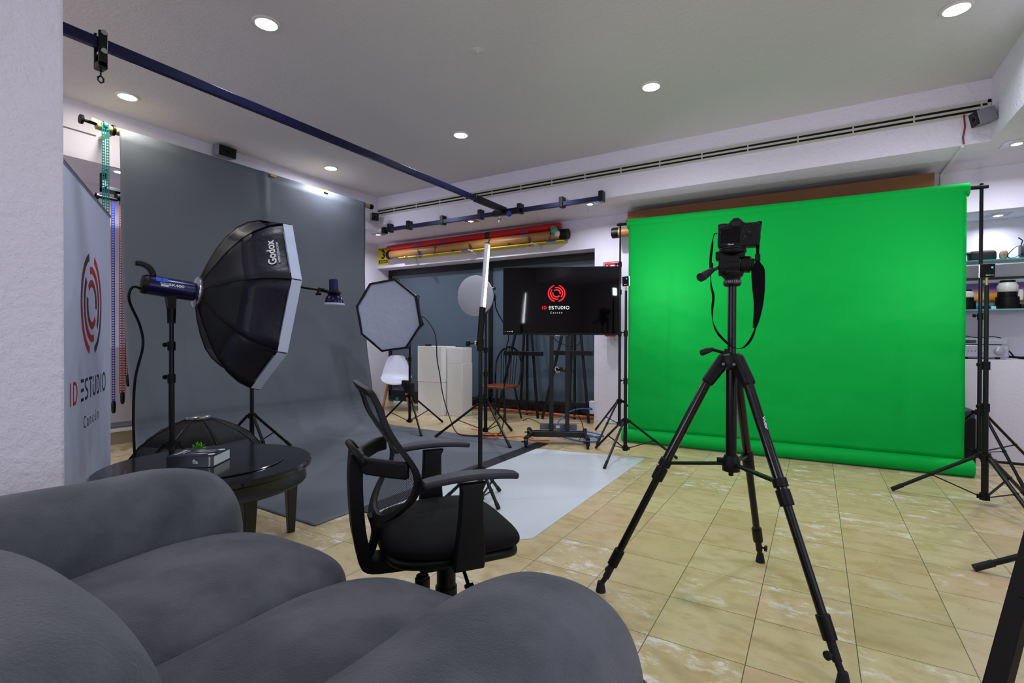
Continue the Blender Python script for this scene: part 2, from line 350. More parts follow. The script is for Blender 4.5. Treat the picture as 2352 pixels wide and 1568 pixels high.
struct('baseboard_back', MB().box(-2.456,.9,YW-.012,YW,0,.06), white_paint)
b = MB(); b.box(XL,-6.16,.3,5.0,.0,.13); struct('baseboard_left', b, mat('beige_plinth', (150,138,112), .6))
struct('trim_4', MB().box(XL,-6.15,.3,5.0,.13,.155), white_paint)
struct('trim_5', MB().box(XL,-6.2,.3,4.6,.22,1.0), mat('grey_white_panel', (178,172,176), .5), bev=.005)
# glazed opening with black frame
wf = MB()
for (x0,x1,z0,z1) in ((XL+.003,-2.46,2.17,2.262),(XL+.003,XL+.06,.1,2.17),(-2.52,-2.46,.1,2.17),(-4.28,-4.21,.1,2.17),(XL+.003,-2.46,.03,.2)): wf.box(x0,x1,6.40,6.46,z0,z1)
win = struct('window_1', MB().box(XL+.05,-2.5,6.425,6.44,.15,2.2), glass_frost)
fr = obj('window_frame', wf, black_paint, win, bev=.004)
tag(obj('copper_pipe', MB().tube([(-4.7,6.32,.045),(-3.4,6.325,.045),(-2.47,6.33,.045)], .022, 10), copper), 'copper coloured pipe along the floor under the frosted window', 'pipe')
tag(obj('cable', MB().tube([(XB+.006,.4,2.915),(XB+.006,1.2,2.908),(XB+.006,1.95,2.90)], .005, 6), mat('grey_wire', (120,118,115), .6)), 'thin grey cable running along the left bulkhead beside the roller bracket', 'cable')
cdz = thing('blanking_plate', 'small round blanking cap on the ceiling between the rail and the middle downlights', 'blanking plate', (CAPX,CAPY,ZC)); obj('plate_disc', MB().lathe([(.001,-.012),(.012,-.011),(.016,-.004),(.045,-.003),(.05,0)], 28, o=(CAPX,CAPY,ZC)), ceil_m, cdz)
# conduit on the soffit
b = MB(); b.box(.985,1.005,YB,YW,ZS-.018,ZS); b.box(.985,1.005,YW-.02,YW,2.3,ZS); struct('trim_6', b, white_paint)

# ---------------------------------------------------------------- ceiling downlights
G = 'round downlights recessed in the raised ceiling'
def downlight(loc, label, warm=False, sq=False, power=LAMP, col=COOL, r=.072, group=G, spread=158):
    t = thing('ceiling_light', label, 'ceiling light', loc, 0, group)
    x, y, z = loc
    if sq: b = MB(); b.prism([(-.085,-.085),(.085,-.085),(.085,.085),(-.085,.085)], .004, Matrix.Translation((x,y,z-.004))); obj('trim_plate', b, chrome, t, bev=.001)
    obj('trim_ring', MB().lathe([(r,-.012),(r+.009,-.010),(r+.013,-.001),(r+.005,.0)], 40, o=(x,y,z)), white_paint, t)
    obj('lens', MB().lathe([(.001,-.0135),(r*.7,-.0135),(r,-.0115),(r,-.004)], 32, o=(x,y,z)), lamp_glow_warm if warm else lamp_glow, t)
    area('bulb', t, (x,y,z-.03), (0,0,-1), r*2, power, col, spread=178 if x < -5 and power > 5 and z > 3 else spread)
    return t
xs = (-5.03,-3.08,-1.16,.73)
names = {(-5.03,2.0):'warm white ceiling downlight above the near end of the grey backdrop',(-3.08,2.0):'large bright ceiling downlight right of the black ceiling rail, nearest the pillar',
 (-5.03,4.1):'ceiling downlight above the far end of the grey backdrop',(-3.08,4.1):'ceiling downlight midway between the ceiling rail and the long air vent',
 (-1.16,4.1):'ceiling downlight in the middle, above and left of the camera tripod',(.73,4.1):'ceiling downlight in the far right corner of the raised ceiling'}
for y in (4.1,2.0,-.1,-2.2):
    for x in xs:
        warm = (x == -5.03 and y <= 2.1)
        lb = names.get((x,y), 'ceiling downlight behind the photographer, out of the picture')
        downlight((x,y,ZC), lb, warm, col=WARM if warm else COOL, power=LAMP*(1.85 if y > 4 else 1.0 if y > 1 else .45))
G2 = 'small downlights recessed in the low bulkhead'
for (x, y, lb) in ((-5.62,2.16,'small square-trimmed downlight behind the teal pull chain'),(-5.66,5.48,'small downlight in the back bulkhead, left of the black wall bar'),(-3.94,5.47,'small downlight in the back bulkhead under the middle of the wall bar'),
    (-2.25,5.47,'small downlight at the right end of the black wall bar'),(1.35,5.49,'square-trimmed downlight in the right bulkhead beyond the green screen')):
    downlight((x,y,ZS), lb, sq=True, power=14, r=.036, group=G2, spread=165)
downlight((1.45,6.40,2.275), 'square-trimmed downlight inside the shelf niche on the right', sq=True, power=3.2, r=.036, group=G2)

# ---------------------------------------------------------------- air vent in the back bulkhead
t = thing('air_vent', 'long narrow two-slot aluminium air vent along the back bulkhead', 'air vent', (-2.2,YB,2.94))
b = MB(); y0, y1 = YB-.012, YB
b.box(-5.545,XR-.004,y0,y1,2.966,2.99); b.box(-5.545,XR-.004,y0,y1,2.886,2.908); b.box(-5.545,-5.525,y0,y1,2.886,2.99); b.box(XR-.025,XR-.004,y0,y1,2.886,2.99)
obj('vent_frame', b, alu, t)
obj('slat', MB().box(-5.52,XR-.02,y0+.001,y1,2.928,2.946), alu, t)
obj('duct_opening', MB().box(-5.52,XR-.02,y1-.003,y1-.001,2.9,2.975), vent_black, t)
b = MB()
for k in range(16): b.box(-5.2+k*.42,-5.188+k*.42,y0+.003,y1,2.9,2.975)
obj('crosspiece', b, alu, t)
# ---------------------------------------------------------------- speakers
def speaker(c, dr, sz, label):
    t = thing('speaker', label, 'speaker', c); f = V(dr).normalized(); M = frame(c, f, V((0,0,1)).cross(f)); b = MB(); b.M = M
    b.box(-sz[0],0,-sz[1],sz[1],-sz[2],sz[2]); obj('cabinet', b, mat('speaker_grey', (118,118,128), .5), t, bev=.008)
    b = MB(); b.M = M; b.box(0,.006,-sz[1]*.97,sz[1]*.97,-sz[2]*.95,sz[2]*.95); g = obj('grille', b, black_plastic, t, bev=.003)
    b = MB(); b.M = M; b.lathe([(.02,0),(.034,.002),(.036,.0)], 24, axis=(1,0,0), o=(.006,0,0)); obj('driver', b, black_metal, g)
    b = MB(); b.M = M; b.box(-sz[0]-.03,-sz[0],-.015,.015,-.02,.02); obj('bracket', b, chrome, t)
speaker((-5.37,3.045,3.075), (1,.0,-.12), (.12,.095,.055), 'small black-fronted speaker on the bulkhead above the grey backdrop')
speaker((-5.40,5.17,2.83), (.8,-.5,-.1), (.1,.05,.055), 'small speaker in the corner at the left end of the air vent')
speaker((1.03,5.16,2.795), (-1,-.3,-.25), (.12,.05,.055), 'small grey speaker at the right end of the air vent')
tag(obj('red_wire', MB().tube([(1.0,YB-.015,2.90),(1.005,YB-.02,2.8),(.995,YB-.012,2.72),(1.0,YB-.015,ZS+.004)], .006, 6), mat('red_wire', (130,20,24), .5)), 'dark red wire hanging from the right end of the air vent', 'wire')
# small hooks in the soffit
t0 = None
for (x, y) in ((-5.35,5.75),(-4.75,5.7),(-3.9,5.66),(-3.05,5.68),(-2.36,5.66)):
    lb = 'small wire hook screwed into the underside of the back bulkhead'
    if t0 is None:
        t0 = tag(obj('ceiling_hook', MB().tube([(0,0,0),(0,0,-.03),(.008,0,-.045),(.016,0,-.038),(.014,0,-.028)], .0016, 6), chrome, None), lb, 'hook', 'wire hooks under the back bulkhead'); t0.location = (x,y,ZS); a = t0
    else: a = t0.copy(); C.objects.link(a); a.location = (x,y,ZS)
# ---------------------------------------------------------------- black rail and wall bar
RX = -3.26
t = thing('ceiling_rail', 'long blue-black metal rail running overhead from the pillar to the back wall', 'rail', (RX,3,2.66))
obj('rail_beam', MB().box(RX-.018,RX+.018,-.6,5.22,2.632,2.688), rail_m, t, bev=.003)
obj('rail_joint', MB().box(RX-.024,RX+.024,4.6,5.24,2.625,2.695), black_metal, t, bev=.003)
b = MB(); b.cyl((RX,-.3,2.68),(RX,-.3,ZC),.01); b.cyl((RX,.6,2.68),(RX,.6,ZC),.01); obj('hanger_rod', b, black_metal, t)
obj('bracket_plate', MB().box(RX-.16,RX+.22,5.2,5.25,2.60,2.67), black_metal, t, bev=.004)
obj('blue_knob', MB().lathe([(.001,0),(.03,.0),(.036,.01),(.036,.022),(.025,.035),(.001,.038)], 24, axis=(0,-1,0), o=(RX+.09,5.2,2.60)), blue_plastic, t)
t = thing('rail_trolley', 'black trolley clamp with two rollers and hook hanging on the overhead rail', 'trolley', (RX,1.176,2.6))
b = MB(); b.box(RX+.02,RX+.034,1.155,1.195,2.53,2.72); b.box(RX-.034,RX-.02,1.155,1.195,2.53,2.72); b.box(RX-.034,RX+.034,1.155,1.195,2.525,2.56); obj('body', b, black_metal, t, bev=.004)
for z in (2.708,2.612): obj('roller', MB().cyl((RX-.04,1.175,z),(RX+.046,1.175,z),.014), chrome, t)
obj('eye_hook', MB().tube([(RX,1.175,2.53),(RX,1.175,2.492),(RX,1.187,2.482),(RX,1.187,2.465),(RX,1.175,2.455),(RX,1.163,2.465),(RX,1.163,2.482),(RX,1.174,2.49)], .0045, 6), black_metal, t)
t = thing('mounting_bar', 'black metal bar with upright clips fixed along the back bulkhead', 'bar', (-3.6,5.28,2.66))
b = MB(); b.box(-5.33,-2.02,5.262,5.298,2.622,2.674); obj('bar_beam', b, rail_m, t, bev=.003)
for x in (-5.23,-4.87,-4.27,-3.66,-3.08,-2.52,-2.04):
    obj('clip', MB().box(x-.025,x+.025,5.255,YB,2.612,2.73), black_metal, t, bev=.003)
b = MB(); b.box(-5.36,-5.3,5.25,5.32,2.6,2.69); obj('end_cap', b, black_metal, t, bev=.003)
b = MB(); b.tube([(RX-.07,5.23,2.72),(RX-.07,5.22,2.6),(RX-.075,5.22,2.52)], .006, 6); b.cyl((RX-.09,5.22,2.56),(RX-.05,5.22,2.56),.014); obj('hanging_clamp', b, chrome, t)

# ---------------------------------------------------------------- grey paper backdrop
Y0, Y1 = 1.932, 4.653
t = thing('grey_backdrop', 'wide grey paper backdrop hanging from the left bulkhead and sweeping over the floor', 'backdrop', (-4.9,3.3,0))
prof = [(-5.16,2.909),(-5.15,2.4),(-5.11,1.5),(-5.05,1.0),(-4.98,.62)]
for k in range(13):
    a = k/12*PI/2; prof.append((-4.97+.03+.40*(1-math.cos(a)), .42-.415*math.sin(a)))
prof += [(x,.005) for x in (-4.3,-4.0,-3.6,-3.2,-2.8,-2.51)]
def pf(u, v):
    k = v*(len(prof)-1); i = min(int(k), len(prof)-2); f = k-i; x = prof[i][0]*(1-f)+prof[i+1][0]*f; z = prof[i][1]*(1-f)+prof[i+1][1]*f
    tz = max(0,min(1,z/2.9)); kx = max(0,min(1,(-x-2.5)/2.4)); y = (Y0+.06*kx)*(1-u)+(Y1+.02*kx+.09*tz)*u; wv = (noise.noise(V((y*1.1, z*1.3, 2)))*.022+noise.noise(V((y*3.4+z, z*4.2, 8)))*.007)*min(1,max(0,(2.85-z)*2))*min(1,max(0,(z-.05)/.7))
    if z > .5: wv += .012*math.exp(-((y-3.33)/.03)**2)*(1 if z > 2.3 else 0)
    lean = 0
    return (x+wv+lean, y, z+(.004*noise.noise(V((x*2,y*2,7))) if z < .01 else 0)*0)
b = MB(); b.grid(pf, 90, (len(prof)-1)*5); sheet = obj('paper_sheet', b, paper_grey, t, smooth=60)
sm = sheet.modifiers.new('solid','SOLIDIFY'); sm.thickness = .0015; sm.offset = 0
obj('roller_tube', MB().cyl((-5.2,1.84,2.885),(-5.2,4.86,2.885),.032), mat('roller_core', (150,140,90), .6), t)
for (y, w_) in ((3.37,.07),(4.07,.06)): obj('tape', MB().cbox((-5.150,y+.06,2.895),(.002,w_/2,.014)), tape_yellow, t)
obj('edge_tape', MB().box(-2.52,-2.385,2.25,4.70,.006,.009), tape_black, t)
# roller brackets
t = thing('roller_bracket', 'black and cream roller bracket holding the near end of the grey backdrop', 'bracket', (-5.12,1.87,2.86))
b = MB(); b.cyl((-5.2,1.74,2.90),(-5.2,1.98,2.89),.013); b.cyl((-5.2,1.73,2.90),(-5.2,1.75,2.90),.038); b.cyl((-5.2,1.95,2.885),(-5.2,1.97,2.885),.045); obj('spindle', b, black_plastic, t)
b = MB(); b.bar((-5.18,1.80,2.92),(-5.18,1.93,2.90),.01,.03); b.bar((-5.52,1.985,2.885),(-5.21,1.985,2.885),.03,.02); obj('arm', b, mat('cream_plastic', (205,198,150), .5), t)
obj('chain_wheel', MB().cyl((-5.2,1.885,2.90),(-5.2,1.91,2.90),.04), teal_plastic, t)
t = thing('roller_bracket', 'black roller bracket at the far end of the grey backdrop', 'bracket', (-5.1,4.75,2.84))
b = MB(); b.cyl((-5.2,4.76,2.885),(-5.2,4.91,2.885),.014); b.cyl((-5.2,4.89,2.885),(-5.2,4.92,2.885),.035); b.bar((-5.52,4.84,2.885),(-5.17,4.84,2.885),.03,.02); obj('spindle', b, black_plastic, t)
def chain(x, y, z0, z1, m, label, pitch=.024, w=.011, weight=False, dy=.03, strands=2):
    t = thing('bead_chain', label, 'chain', (x,y,z1))
    for s in range(strands):
        b = MB(); yy = y+s*dy; b.box(x-.002,x+.002,yy-w,yy-w+.004,z0,z1); b.box(x-.002,x+.002,yy+w-.004,yy+w,z0,z1); n = int((z1-z0)/pitch)
        for k in range(n): b.box(x-.003,x+.003,yy-w,yy+w,z0+k*pitch,z0+k*pitch+.009)
        obj('chain_strand', b, m, t, smooth=0)
    if weight: obj('weight', MB().lathe([(.006,.05),(.017,.03),(.019,0),(.017,-.05),(.012,-.07),(.001,-.075)], 16, o=(x,y+dy/2,z0-.03)), black_plastic, t)
chain(-5.17,1.88,.75,2.92,teal_plastic,'teal plastic ladder chain hanging at the near edge of the grey backdrop',weight=True)
chain(-5.75,2.165,.48,2.40,blue_plastic,'blue plastic ladder chain hanging behind the white logo banner',weight=True,dy=.0,strands=1,w=.013)
chain(-5.75,2.225,.56,2.50,red_plastic,'red plastic ladder chain hanging left of the grey backdrop, longer of two',weight=True,dy=.026)
chain(-5.82,2.30,.72,2.50,red_plastic,'red plastic ladder chain partly behind the grey backdrop edge, shorter of two',weight=True,dy=.026)
t = thing('roller_bracket', 'black roller bracket holding the red and blue chains under the low bulkhead', 'bracket', (-5.8,2.2,2.5))
b = MB(); b.box(-5.86,-5.70,2.10,2.32,2.49,2.52); b.box(-5.86,-5.80,2.1,2.14,2.49,ZS); b.cyl((-5.75,2.03,2.42),(-5.75,2.2,2.42),.016); b.cyl((-5.75,2.03,2.42),(-5.75,2.05,2.42),.03); b.cyl((-5.75,2.19,2.45),(-5.75,2.34,2.47),.04); obj('arm', b, black_plastic, t)

# white vinyl on the floor
b = MB(); b.prism([(-2.385,2.3),(-1.42,2.36),(-1.335,2.44),(-1.345,4.61),(-2.385,4.44)], .004, Matrix.Translation((0,0,.0005)))
tag(obj('vinyl_sheet', b, vinyl_white), 'glossy white vinyl sheet lying on the tiles beside the black tape', 'floor sheet')

# ---------------------------------------------------------------- green screen
GL, GR = V((-1.75,5.33,0)), V((1.055,5.44,0)); gd = (GR-GL).normalized(); gn = V((gd.y,-gd.x,0))
t = thing('green_screen', 'bright green paper backdrop hung between two stands with its roll on the floor', 'green screen', (GL+GR)/2)
def gf(u, v):
    p = GL+gd*((GR-GL).length*(.008+.984*u)); z = 2.33-v*2.20; wv = .016*noise.noise(V((u*5, v*7, 3)))+.006*noise.noise(V((u*14, v*22, 9)))-.012*math.exp(-((u-.17)/.014)**2)*min(1,v*2)-.012*math.exp(-((u-.86)/.018)**2)*min(1,v*2)+.005*math.exp(-((v-.30-.03*u)/.006)**2)*(1 if u < .14 else 0)
    return p+gn*(.05+wv*min(1,v*4))+V((0,0,z))
b = MB(); b.grid(gf, 90, 50); sh = obj('paper_sheet', b, paper_green, t, smooth=60); sm = sh.modifiers.new('solid','SOLIDIFY'); sm.thickness = .002; sm.offset = 0
obj('upper_roll', MB().cyl(GL+V((0,0,2.335)), GR+V((0,0,2.325)), .055, n=32), paper_green, t)
obj('lower_roll', MB().cyl(GL+gn*.06-gd*.03+V((0,0,.072)), GR+gn*.06+gd*.03+V((0,0,.068)), .068, n=32), paper_green, t)
b = MB(); b.cyl(GL-gd*.12+V((0,0,2.345)), GR+gd*.12+V((0,0,2.335)), .016); obj('crossbar', b, black_metal, t)

# ---------------------------------------------------------------- light stands
def stand(label, base, feet, hub, top, r=.0125, joints=(), name='light_stand', low=.12, head=None, m=black_metal, group=None, lean=(0,0)):
    bx, by = base; t = thing(name, label, 'light stand', (bx,by,0), 0, group)
    L_ = V((lean[0],lean[1],0)); P = lambda z: V((bx,by,z))+L_*(z/max(top,.1))
    js = sorted([hub]+list(joints)+[top])
    b = MB(); rr = r*1.35; z0 = low-.02
    for i, z1 in enumerate(js):
        if i: rr *= .86
        b.cyl(P(z0), P(z1), rr if i else r*1.35); z0 = z1
    obj('pole', b, m, t)
    for zz, rr_, dd, ww in ((hub,2.1,.05,.018),(low,1.9,.04,.016)):
        b = MB(); b.cyl(P(zz-.025), P(zz+.02), r*rr_)
        for f in feet:
            d = (V((f[0],f[1],0))-V((bx,by,0))).normalized(); b.bar(P(zz-.005), P(zz-.005)+d*dd, ww, .026)
        obj('collar', b, black_plastic, t)
    for z in joints:
        b = MB(); b.cyl(P(z-.035), P(z+.02), r*1.55); d = rot(205); b.cyl(P(z), P(z)+d*.04, .005); b.cyl(P(z)+d*.038, P(z)+d*.05, .014); obj('clamp_knob', b, black_plastic, t)
    for f in feet:
        F = V((f[0],f[1],.012)); d = (V((f[0],f[1],0))-V((bx,by,0))).normalized(); a = P(hub-.01)+d*.045
        b = MB(); b.cyl(a, F, r*.85); lg = obj('leg', b, m, t)
        b = MB(); q = F+(a-F)*.14; b.cyl(q, F, r*1.05); obj('rubber_foot', b, dark_rubber, lg)
        mid = a+(F-a)*.52; b = MB(); b.bar(P(low)+d*.035, mid, .014, .006); b.cyl(mid-V((0,0,.01)), mid+V((0,0,.01)), r); obj('brace', b, m, t)
    if head: obj('spigot', MB().cyl(P(top), P(top+head), .007), brass, t)
    return t
def three(c, r, a): return [(c[0]+r*math.cos(rad(a+k*120)), c[1]+r*math.sin(rad(a+k*120))) for k in range(3)]
stand('black stand holding the left end of the green screen', (-1.845,5.35), [(-2.26,5.70),(-1.93,4.90),(-1.45,5.62)], .42, 2.37, joints=(1.16,1.62,1.92), name='backdrop_stand', low=.17)
stand('black stand holding the right end of the green screen', (1.135,5.45), [(1.315,5.10),(.80,5.75),(1.60,5.78)], .52, 2.365, joints=(1.30,), name='backdrop_stand', low=.2)
stand('black light stand with a small LED panel, standing left of the green screen', (-1.50,4.516), [(-1.885,4.765),(-1.525,4.047),(-1.084,4.732)], .35, 1.545, joints=(.72,1.16), low=.10, head=.04)
stand('black light stand with a small LED panel, standing right of the green screen', (.972,4.52), [(.479,4.584),(1.27,4.87),(1.12,4.02)], .33, 1.47, joints=(.66,.94), low=.06, head=.05, r=.0145)
stand('black stand mostly out of frame at right, one leg reaching over the tiles', (1.22,3.27), three((1.22,3.27),.57,186), .30, 1.4, joints=(.8,), low=.1, r=.016)
def led(c, dr, label, watts):
    t = thing('led_panel', label, 'led light', c); f = V(dr).normalized(); M = frame(c, f, V((0,0,1)).cross(f)); b = MB(); b.M = M; b.box(-.012,.004,-.042,.042,-.045,.045); obj('housing', b, black_plastic, t, bev=.006)
    b = MB(); b.M = M; b.box(.004,.010,-.04,.04,-.043,.043); obj('light_face', b, tube_glow, t, bev=.004)
    b = MB(); b.M = M
    for k, m in enumerate((tv_pink, tv_cyan, tv_yellow)):
        b = MB(); b.M = M; b.box(-.0128,-.012,-.034+k*.016,-.02+k*.016,-.032,-.029); obj('display_bar', b, m, t, smooth=0)
    b = MB(); b.M = M; b.box(-.0128,-.012,-.028,-.018,.015,.026); obj('display_icon', b, tv_cyan, t, smooth=0)
    area('led_light', t, V(c)+f*.02, f, .08, watts, (.92,.95,1), shape='SQUARE', spread=150)
led((-1.50,4.516,1.632), (.53,.85,.05), 'small square LED panel lit toward the green screen on its left stand', 3.6)
led((.972,4.52,1.566), (-.30,.95,.02), 'small LED panel with white lit edge on the stand right of the green screen', 2.2)

# ---------------------------------------------------------------- wand light on small stand
stand('slim black stand on the white vinyl holding the glowing tube light', (-1.955,2.83), [(-1.741,2.729),(-1.945,3.06),(-2.17,2.73)], .21, 1.10, joints=(.70,), r=.0135, low=.035, head=.02)
t = thing('tube_light', 'glowing white tube light with black grip standing upright on the slim stand', 'tube light', (-1.955,2.83,1.12))
T0, T1, T2 = V((-1.958,2.83,1.10)), V((-1.945,2.84,1.318)), V((-1.915,2.85,1.746))
obj('grip', MB().cyl(T0,T1,.0215,n=20), black_plastic, t)
d = (T2-T1).normalized()
obj('tube_body', MB().cyl(T1,T2,.0185,n=20), white_plastic, t)
fd = V((.80,.60,0)); fd = (fd-d*fd.dot(d)).normalized()
td = fd.cross(d); b = MB(); arc_ = [fd*math.cos(rad(q))+td*math.sin(rad(q)) for q in range(-80,81,16)]
b.add([T1+q*.0196 for q in arc_]+[T2+q*.0196 for q in arc_]+[T1+q*.0180 for q in arc_]+[T2+q*.0180 for q in arc_], [(i,i+1,12+i-1+0,11+i) for i in range(10)]+[(22+i,33+i,34+i,23+i) for i in range(10)])
obj('light_strip', b, tube_glow, t)
obj('end_cap', MB().cyl(T2, T2+d*.006,.019,n=20), black_plastic, t)
area('tube_lamp', t, (T1+T2)/2+fd*.024, fd, .02, 3, (.94,.96,1), shape='RECTANGLE', size_y=.42, spread=170)
b = MB(); b.cyl((-1.955,2.83,1.02),(-1.955,2.83,1.10),.024); b.cyl((-1.96,2.825,1.07),(-2.03,2.80,1.07),.006); b.cyl((-2.025,2.80,1.07),(-2.045,2.795,1.07),.02); obj('clamp', b, black_plastic, t)
obj('clamp_ring', MB().cyl((-1.975,2.812,1.07),(-1.985,2.808,1.07),.016), brass, t)

# ---------------------------------------------------------------- strobes, octaboxes
cone_m = mat('cone_matte_cloth', (16,18,20), .75, bump=[(14,.4,.01)])
def octabox(name, label, c, az, el, R, prof, roll, lipm, shellm, lip=.05, depth_face=0, ring_r=.075, texts=None, face=white_fabric, ribs=True):
    c = V(c); n = V((math.cos(rad(az))*math.cos(rad(el)), math.sin(rad(az))*math.cos(rad(el)), math.sin(rad(el)))); a = V((-math.sin(rad(az)), math.cos(rad(az)), 0)); bb = n.cross(a)
    t = thing(name, label, 'softbox', c)
    vert = lambda k, s, r: c-n*s+(a*math.cos(rad(roll+45*k))+bb*math.sin(rad(roll+45*k)))*r
    def shell(i):                                   # sagging panels between ribs
        b = MB(); m = 6
        for j in range(len(prof)-1):
            for q in range(m):
                u0, u1 = q/m, (q+1)/m; f = []
                for (uu, (s, r)) in ((u0,prof[j]),(u1,prof[j]),(u1,prof[j+1]),(u0,prof[j+1])):
                    p = vert(i,s,r)*(1-uu)+vert(i+1,s,r)*uu; mid = c-n*s; p = p+(p-mid)*(-.05*math.sin(PI*uu)); f.append(p)
                b.add(f, [(0,1,2,3)])
        return b
    for i in range(8):
        b = shell(i); nf = len(b.f); k0 = 6*(len(prof)-4); b2 = MB(); b2.v = list(b.v); b2.f = b.f[k0:]; b.f = b.f[:k0]
        for nm, bb_, mm in (('shell_panel', b, shellm), ('inner_cone', b2, cone_m)):
            us = sorted({q for f in bb_.f for q in f}); mp = {q: k for k, q in enumerate(us)}; bb_.v = [bb_.v[q] for q in us]; bb_.f = [tuple(mp[q] for q in f) for f in bb_.f]
            o = obj(nm, bb_, mm, t, smooth=50); sm = o.modifiers.new('solid','SOLIDIFY'); sm.thickness = .002
    for i in range(8):
        b = MB(); b.tube([vert(i,s,r*1.004) for s, r in prof], .004, 6); obj('rib', b, black_metal, t)
    L0, L1 = prof[0]; b = MB()
    for i in range(8):
        for (s0, s1) in ((-.004, lip),):
            p = [vert(i,s1,L1*.995),vert(i+1,s1,L1*.995),vert(i+1,s0,L1*1.006),vert(i,s0,L1*1.006)]; b.add(p, [(0,1,2,3)])
            pi = [vert(i,s1,L1*.97),vert(i+1,s1,L1*.97),vert(i+1,s0,L1*.95),vert(i,s0,L1*.95)]; b.add(pi, [(3,2,1,0)]); b.add([p[3],p[2],pi[2],pi[3]], [(0,1,2,3)])
    obj('rim_band', b, lipm, t, smooth=30)
    def face_f(u, v):
        k = int(u*8) % 8; fr_ = u*8-int(u*8); p = vert(k,depth_face,L1*.965)*(1-fr_)+vert(k+1,depth_face,L1*.965)*fr_; q = c-n*depth_face; return q+(p-q)*v-n*.012*(1-v)*0
    b = MB(); b.grid(face_f, 64, 14); obj('diffuser', b, face, t, smooth=60)
    s, r = prof[-1]; b = MB(); b.lathe([(r*1.02,-.012),(r*1.1,0),(r*1.1,.02),(r*.9,.03),(r*.3,.03)], 32, axis=-n, o=c-n*s); obj('speed_ring', b, chrome, t)
    return t, n, a, bb, vert
def strobe(label, c, axis, L, R=.06, m=None, handle=True, name='studio_flash', stand_at=.5):
    """body runs from c along axis for L; axis points to the rear"""
    m = m or navy_metal; c = V(c); ax = V(axis).normalized(); t = thing(name, label, 'studio flash', c)
    up = V((0,0,1)); up = (up-ax*up.dot(ax)).normalized(); sd = ax.cross(up)
    obj('body', MB().lathe([(R*.6,0),(R*.98,.004),(R,.02),(R,L*.86),(R*.97,L*.9)], 32, axis=ax, o=c), m, t)
    obj('rear_panel', MB().lathe([(R*.97,L*.9),(R*1.0,L*.92),(R*.93,L),(R*.5,L*1.01)], 32, axis=ax, o=c), black_plastic, t)
    if handle:
        P = lambda l, h: c+ax*(L*l)+up*(R*h)
        obj('handle', MB().ribbon(smooth_path([P(.82,.9),P(.86,1.35),P(.93,1.75),P(1.05,1.95),P(1.15,1.9)],4), R*.9, .028, sd), black_plastic, t, bev=.005)
    q = c+ax*(L*stand_at); b = MB(); b.bar(q-up*(R*.8), q-V((0,0,R*2.1)), R*1.3, .05, up=ax, w2=R*.9, h2=.04); b.cyl(q-V((0,0,R*1.9)), q-V((0,0,R*3.6)), R*.42, R*.36); obj('mount', b, black_plastic, t)
    return t, q
def on_surface(o, x, y): return frame(o, x, y)
# near octabox, seen from behind
cA = (-3.28,2.109,1.348); RA = .6
profA = [(0,RA),(.06,RA*.985),(.13,RA*.93),(.20,RA*.83),(.26,RA*.70),(.315,RA*.52),(.36,RA*.33),(.395,RA*.15)]
tA, nA, aA, bA, vA = octabox('octagonal_softbox', 'large black octagonal softbox with white rim, seen from behind beside the round table', cA, 76.5, -6.4, RA, profA, 79.4, white_fabric, black_fabric, lip=.055)
def panel_frame(vert, i, s, r, u=.5):
    p = vert(i,s,r)*(1-u)+vert(i+1,s,r)*u; return p
tS, qS = strobe('dark blue studio flash on a stand, attached to the large octagonal softbox', V(cA)-nA*.405, -nA, .29, .06, stand_at=.48)
up = V((0,0,1)); axr = -nA; sd = axr.cross((up-axr*up.dot(axr)).normalized()).normalized()
# camera-facing flank of the flash body
flank = V((.85,-.5,.12)); flank = (flank-axr*flank.dot(axr)).normalized(); upf = axr.cross(flank); upf = upf if upf.z > 0 else -upf
cS = V(cA)-nA*.405
def flankM(l, h): 
    dirn = (flank*math.cos(h)+upf*math.sin(h)); return frame(cS-nA*l+dirn*.0612, nA, (upf*math.cos(h)-flank*math.sin(h)))
text('SK400', 'lettering', .024, print_white, tS, flankM(.125,.12), bold=.0006, sx=1.3)
text('GODOX', 'lettering', .010, print_white, tS, flankM(.185,.17), bold=.0002, sx=1.3)
b = MB(); b.M = flankM(.185,-.03); b.box(-.02,.02,-.006,.006,0,.0008); obj('serial_label', b, print_white, tS)
b = MB()
for k in range(6):
    h = .36+k*.08; b.M = flankM(.20,h); b.box(-.032,.032,-.003,.003,0,.001)
tb = obj('tape', b, tape_blue, tS)
text('B', 'lettering', .02, print_black, tb, flankM(.20,.56) @ Matrix.Translation((0,0,.0016)), bold=.0005)
# maker's lettering on the softbox panel nearest the camera, at the rim
k = 1
p0 = panel_frame(vA,k,.10,RA*.955); q0 = vA(k+1,.10,RA*.955)-vA(k,.10,RA*.955); out_ = (p0-(V(cA)-nA*.10)).normalized()
best = None
for kk in range(8):
    m_ = panel_frame(vA,kk,.1,RA*.95); o_ = (m_-(V(cA)-nA*.1)).normalized(); camd = (V((0,0,1.11))-m_).normalized(); sc = o_.dot(camd)+.75*o_.z
    if best is None or sc > best[0]: best = (sc, kk)
k = best[1]
def panM(s, r, u, lift=.004):
    p = vA(k,s,r)*(1-u)+vA(k+1,s,r)*u; e = (vA(k+1,s,r)-vA(k,s,r)).normalized(); e = e if e.z > 0 else -e
    ds = .04; s2 = s+ds; r2 = None
    for (sa,ra),(sb,rb) in zip(profA,profA[1:]):
        if sa <= s2 <= sb: r2 = ra+(rb-ra)*(s2-sa)/(sb-sa)
    p2 = vA(k,s2,r2)*(1-u)+vA(k+1,s2,r2)*u; back = (p2-p).normalized(); o_ = e.cross(back); o_ = o_ if o_.dot(p-V(cA)) > 0 else -o_
    ctr = V(cA)-nA*s; p = p+(p-ctr)*(-.05*math.sin(PI*u))
    return frame(p+o_*lift, e, o_.cross(e))
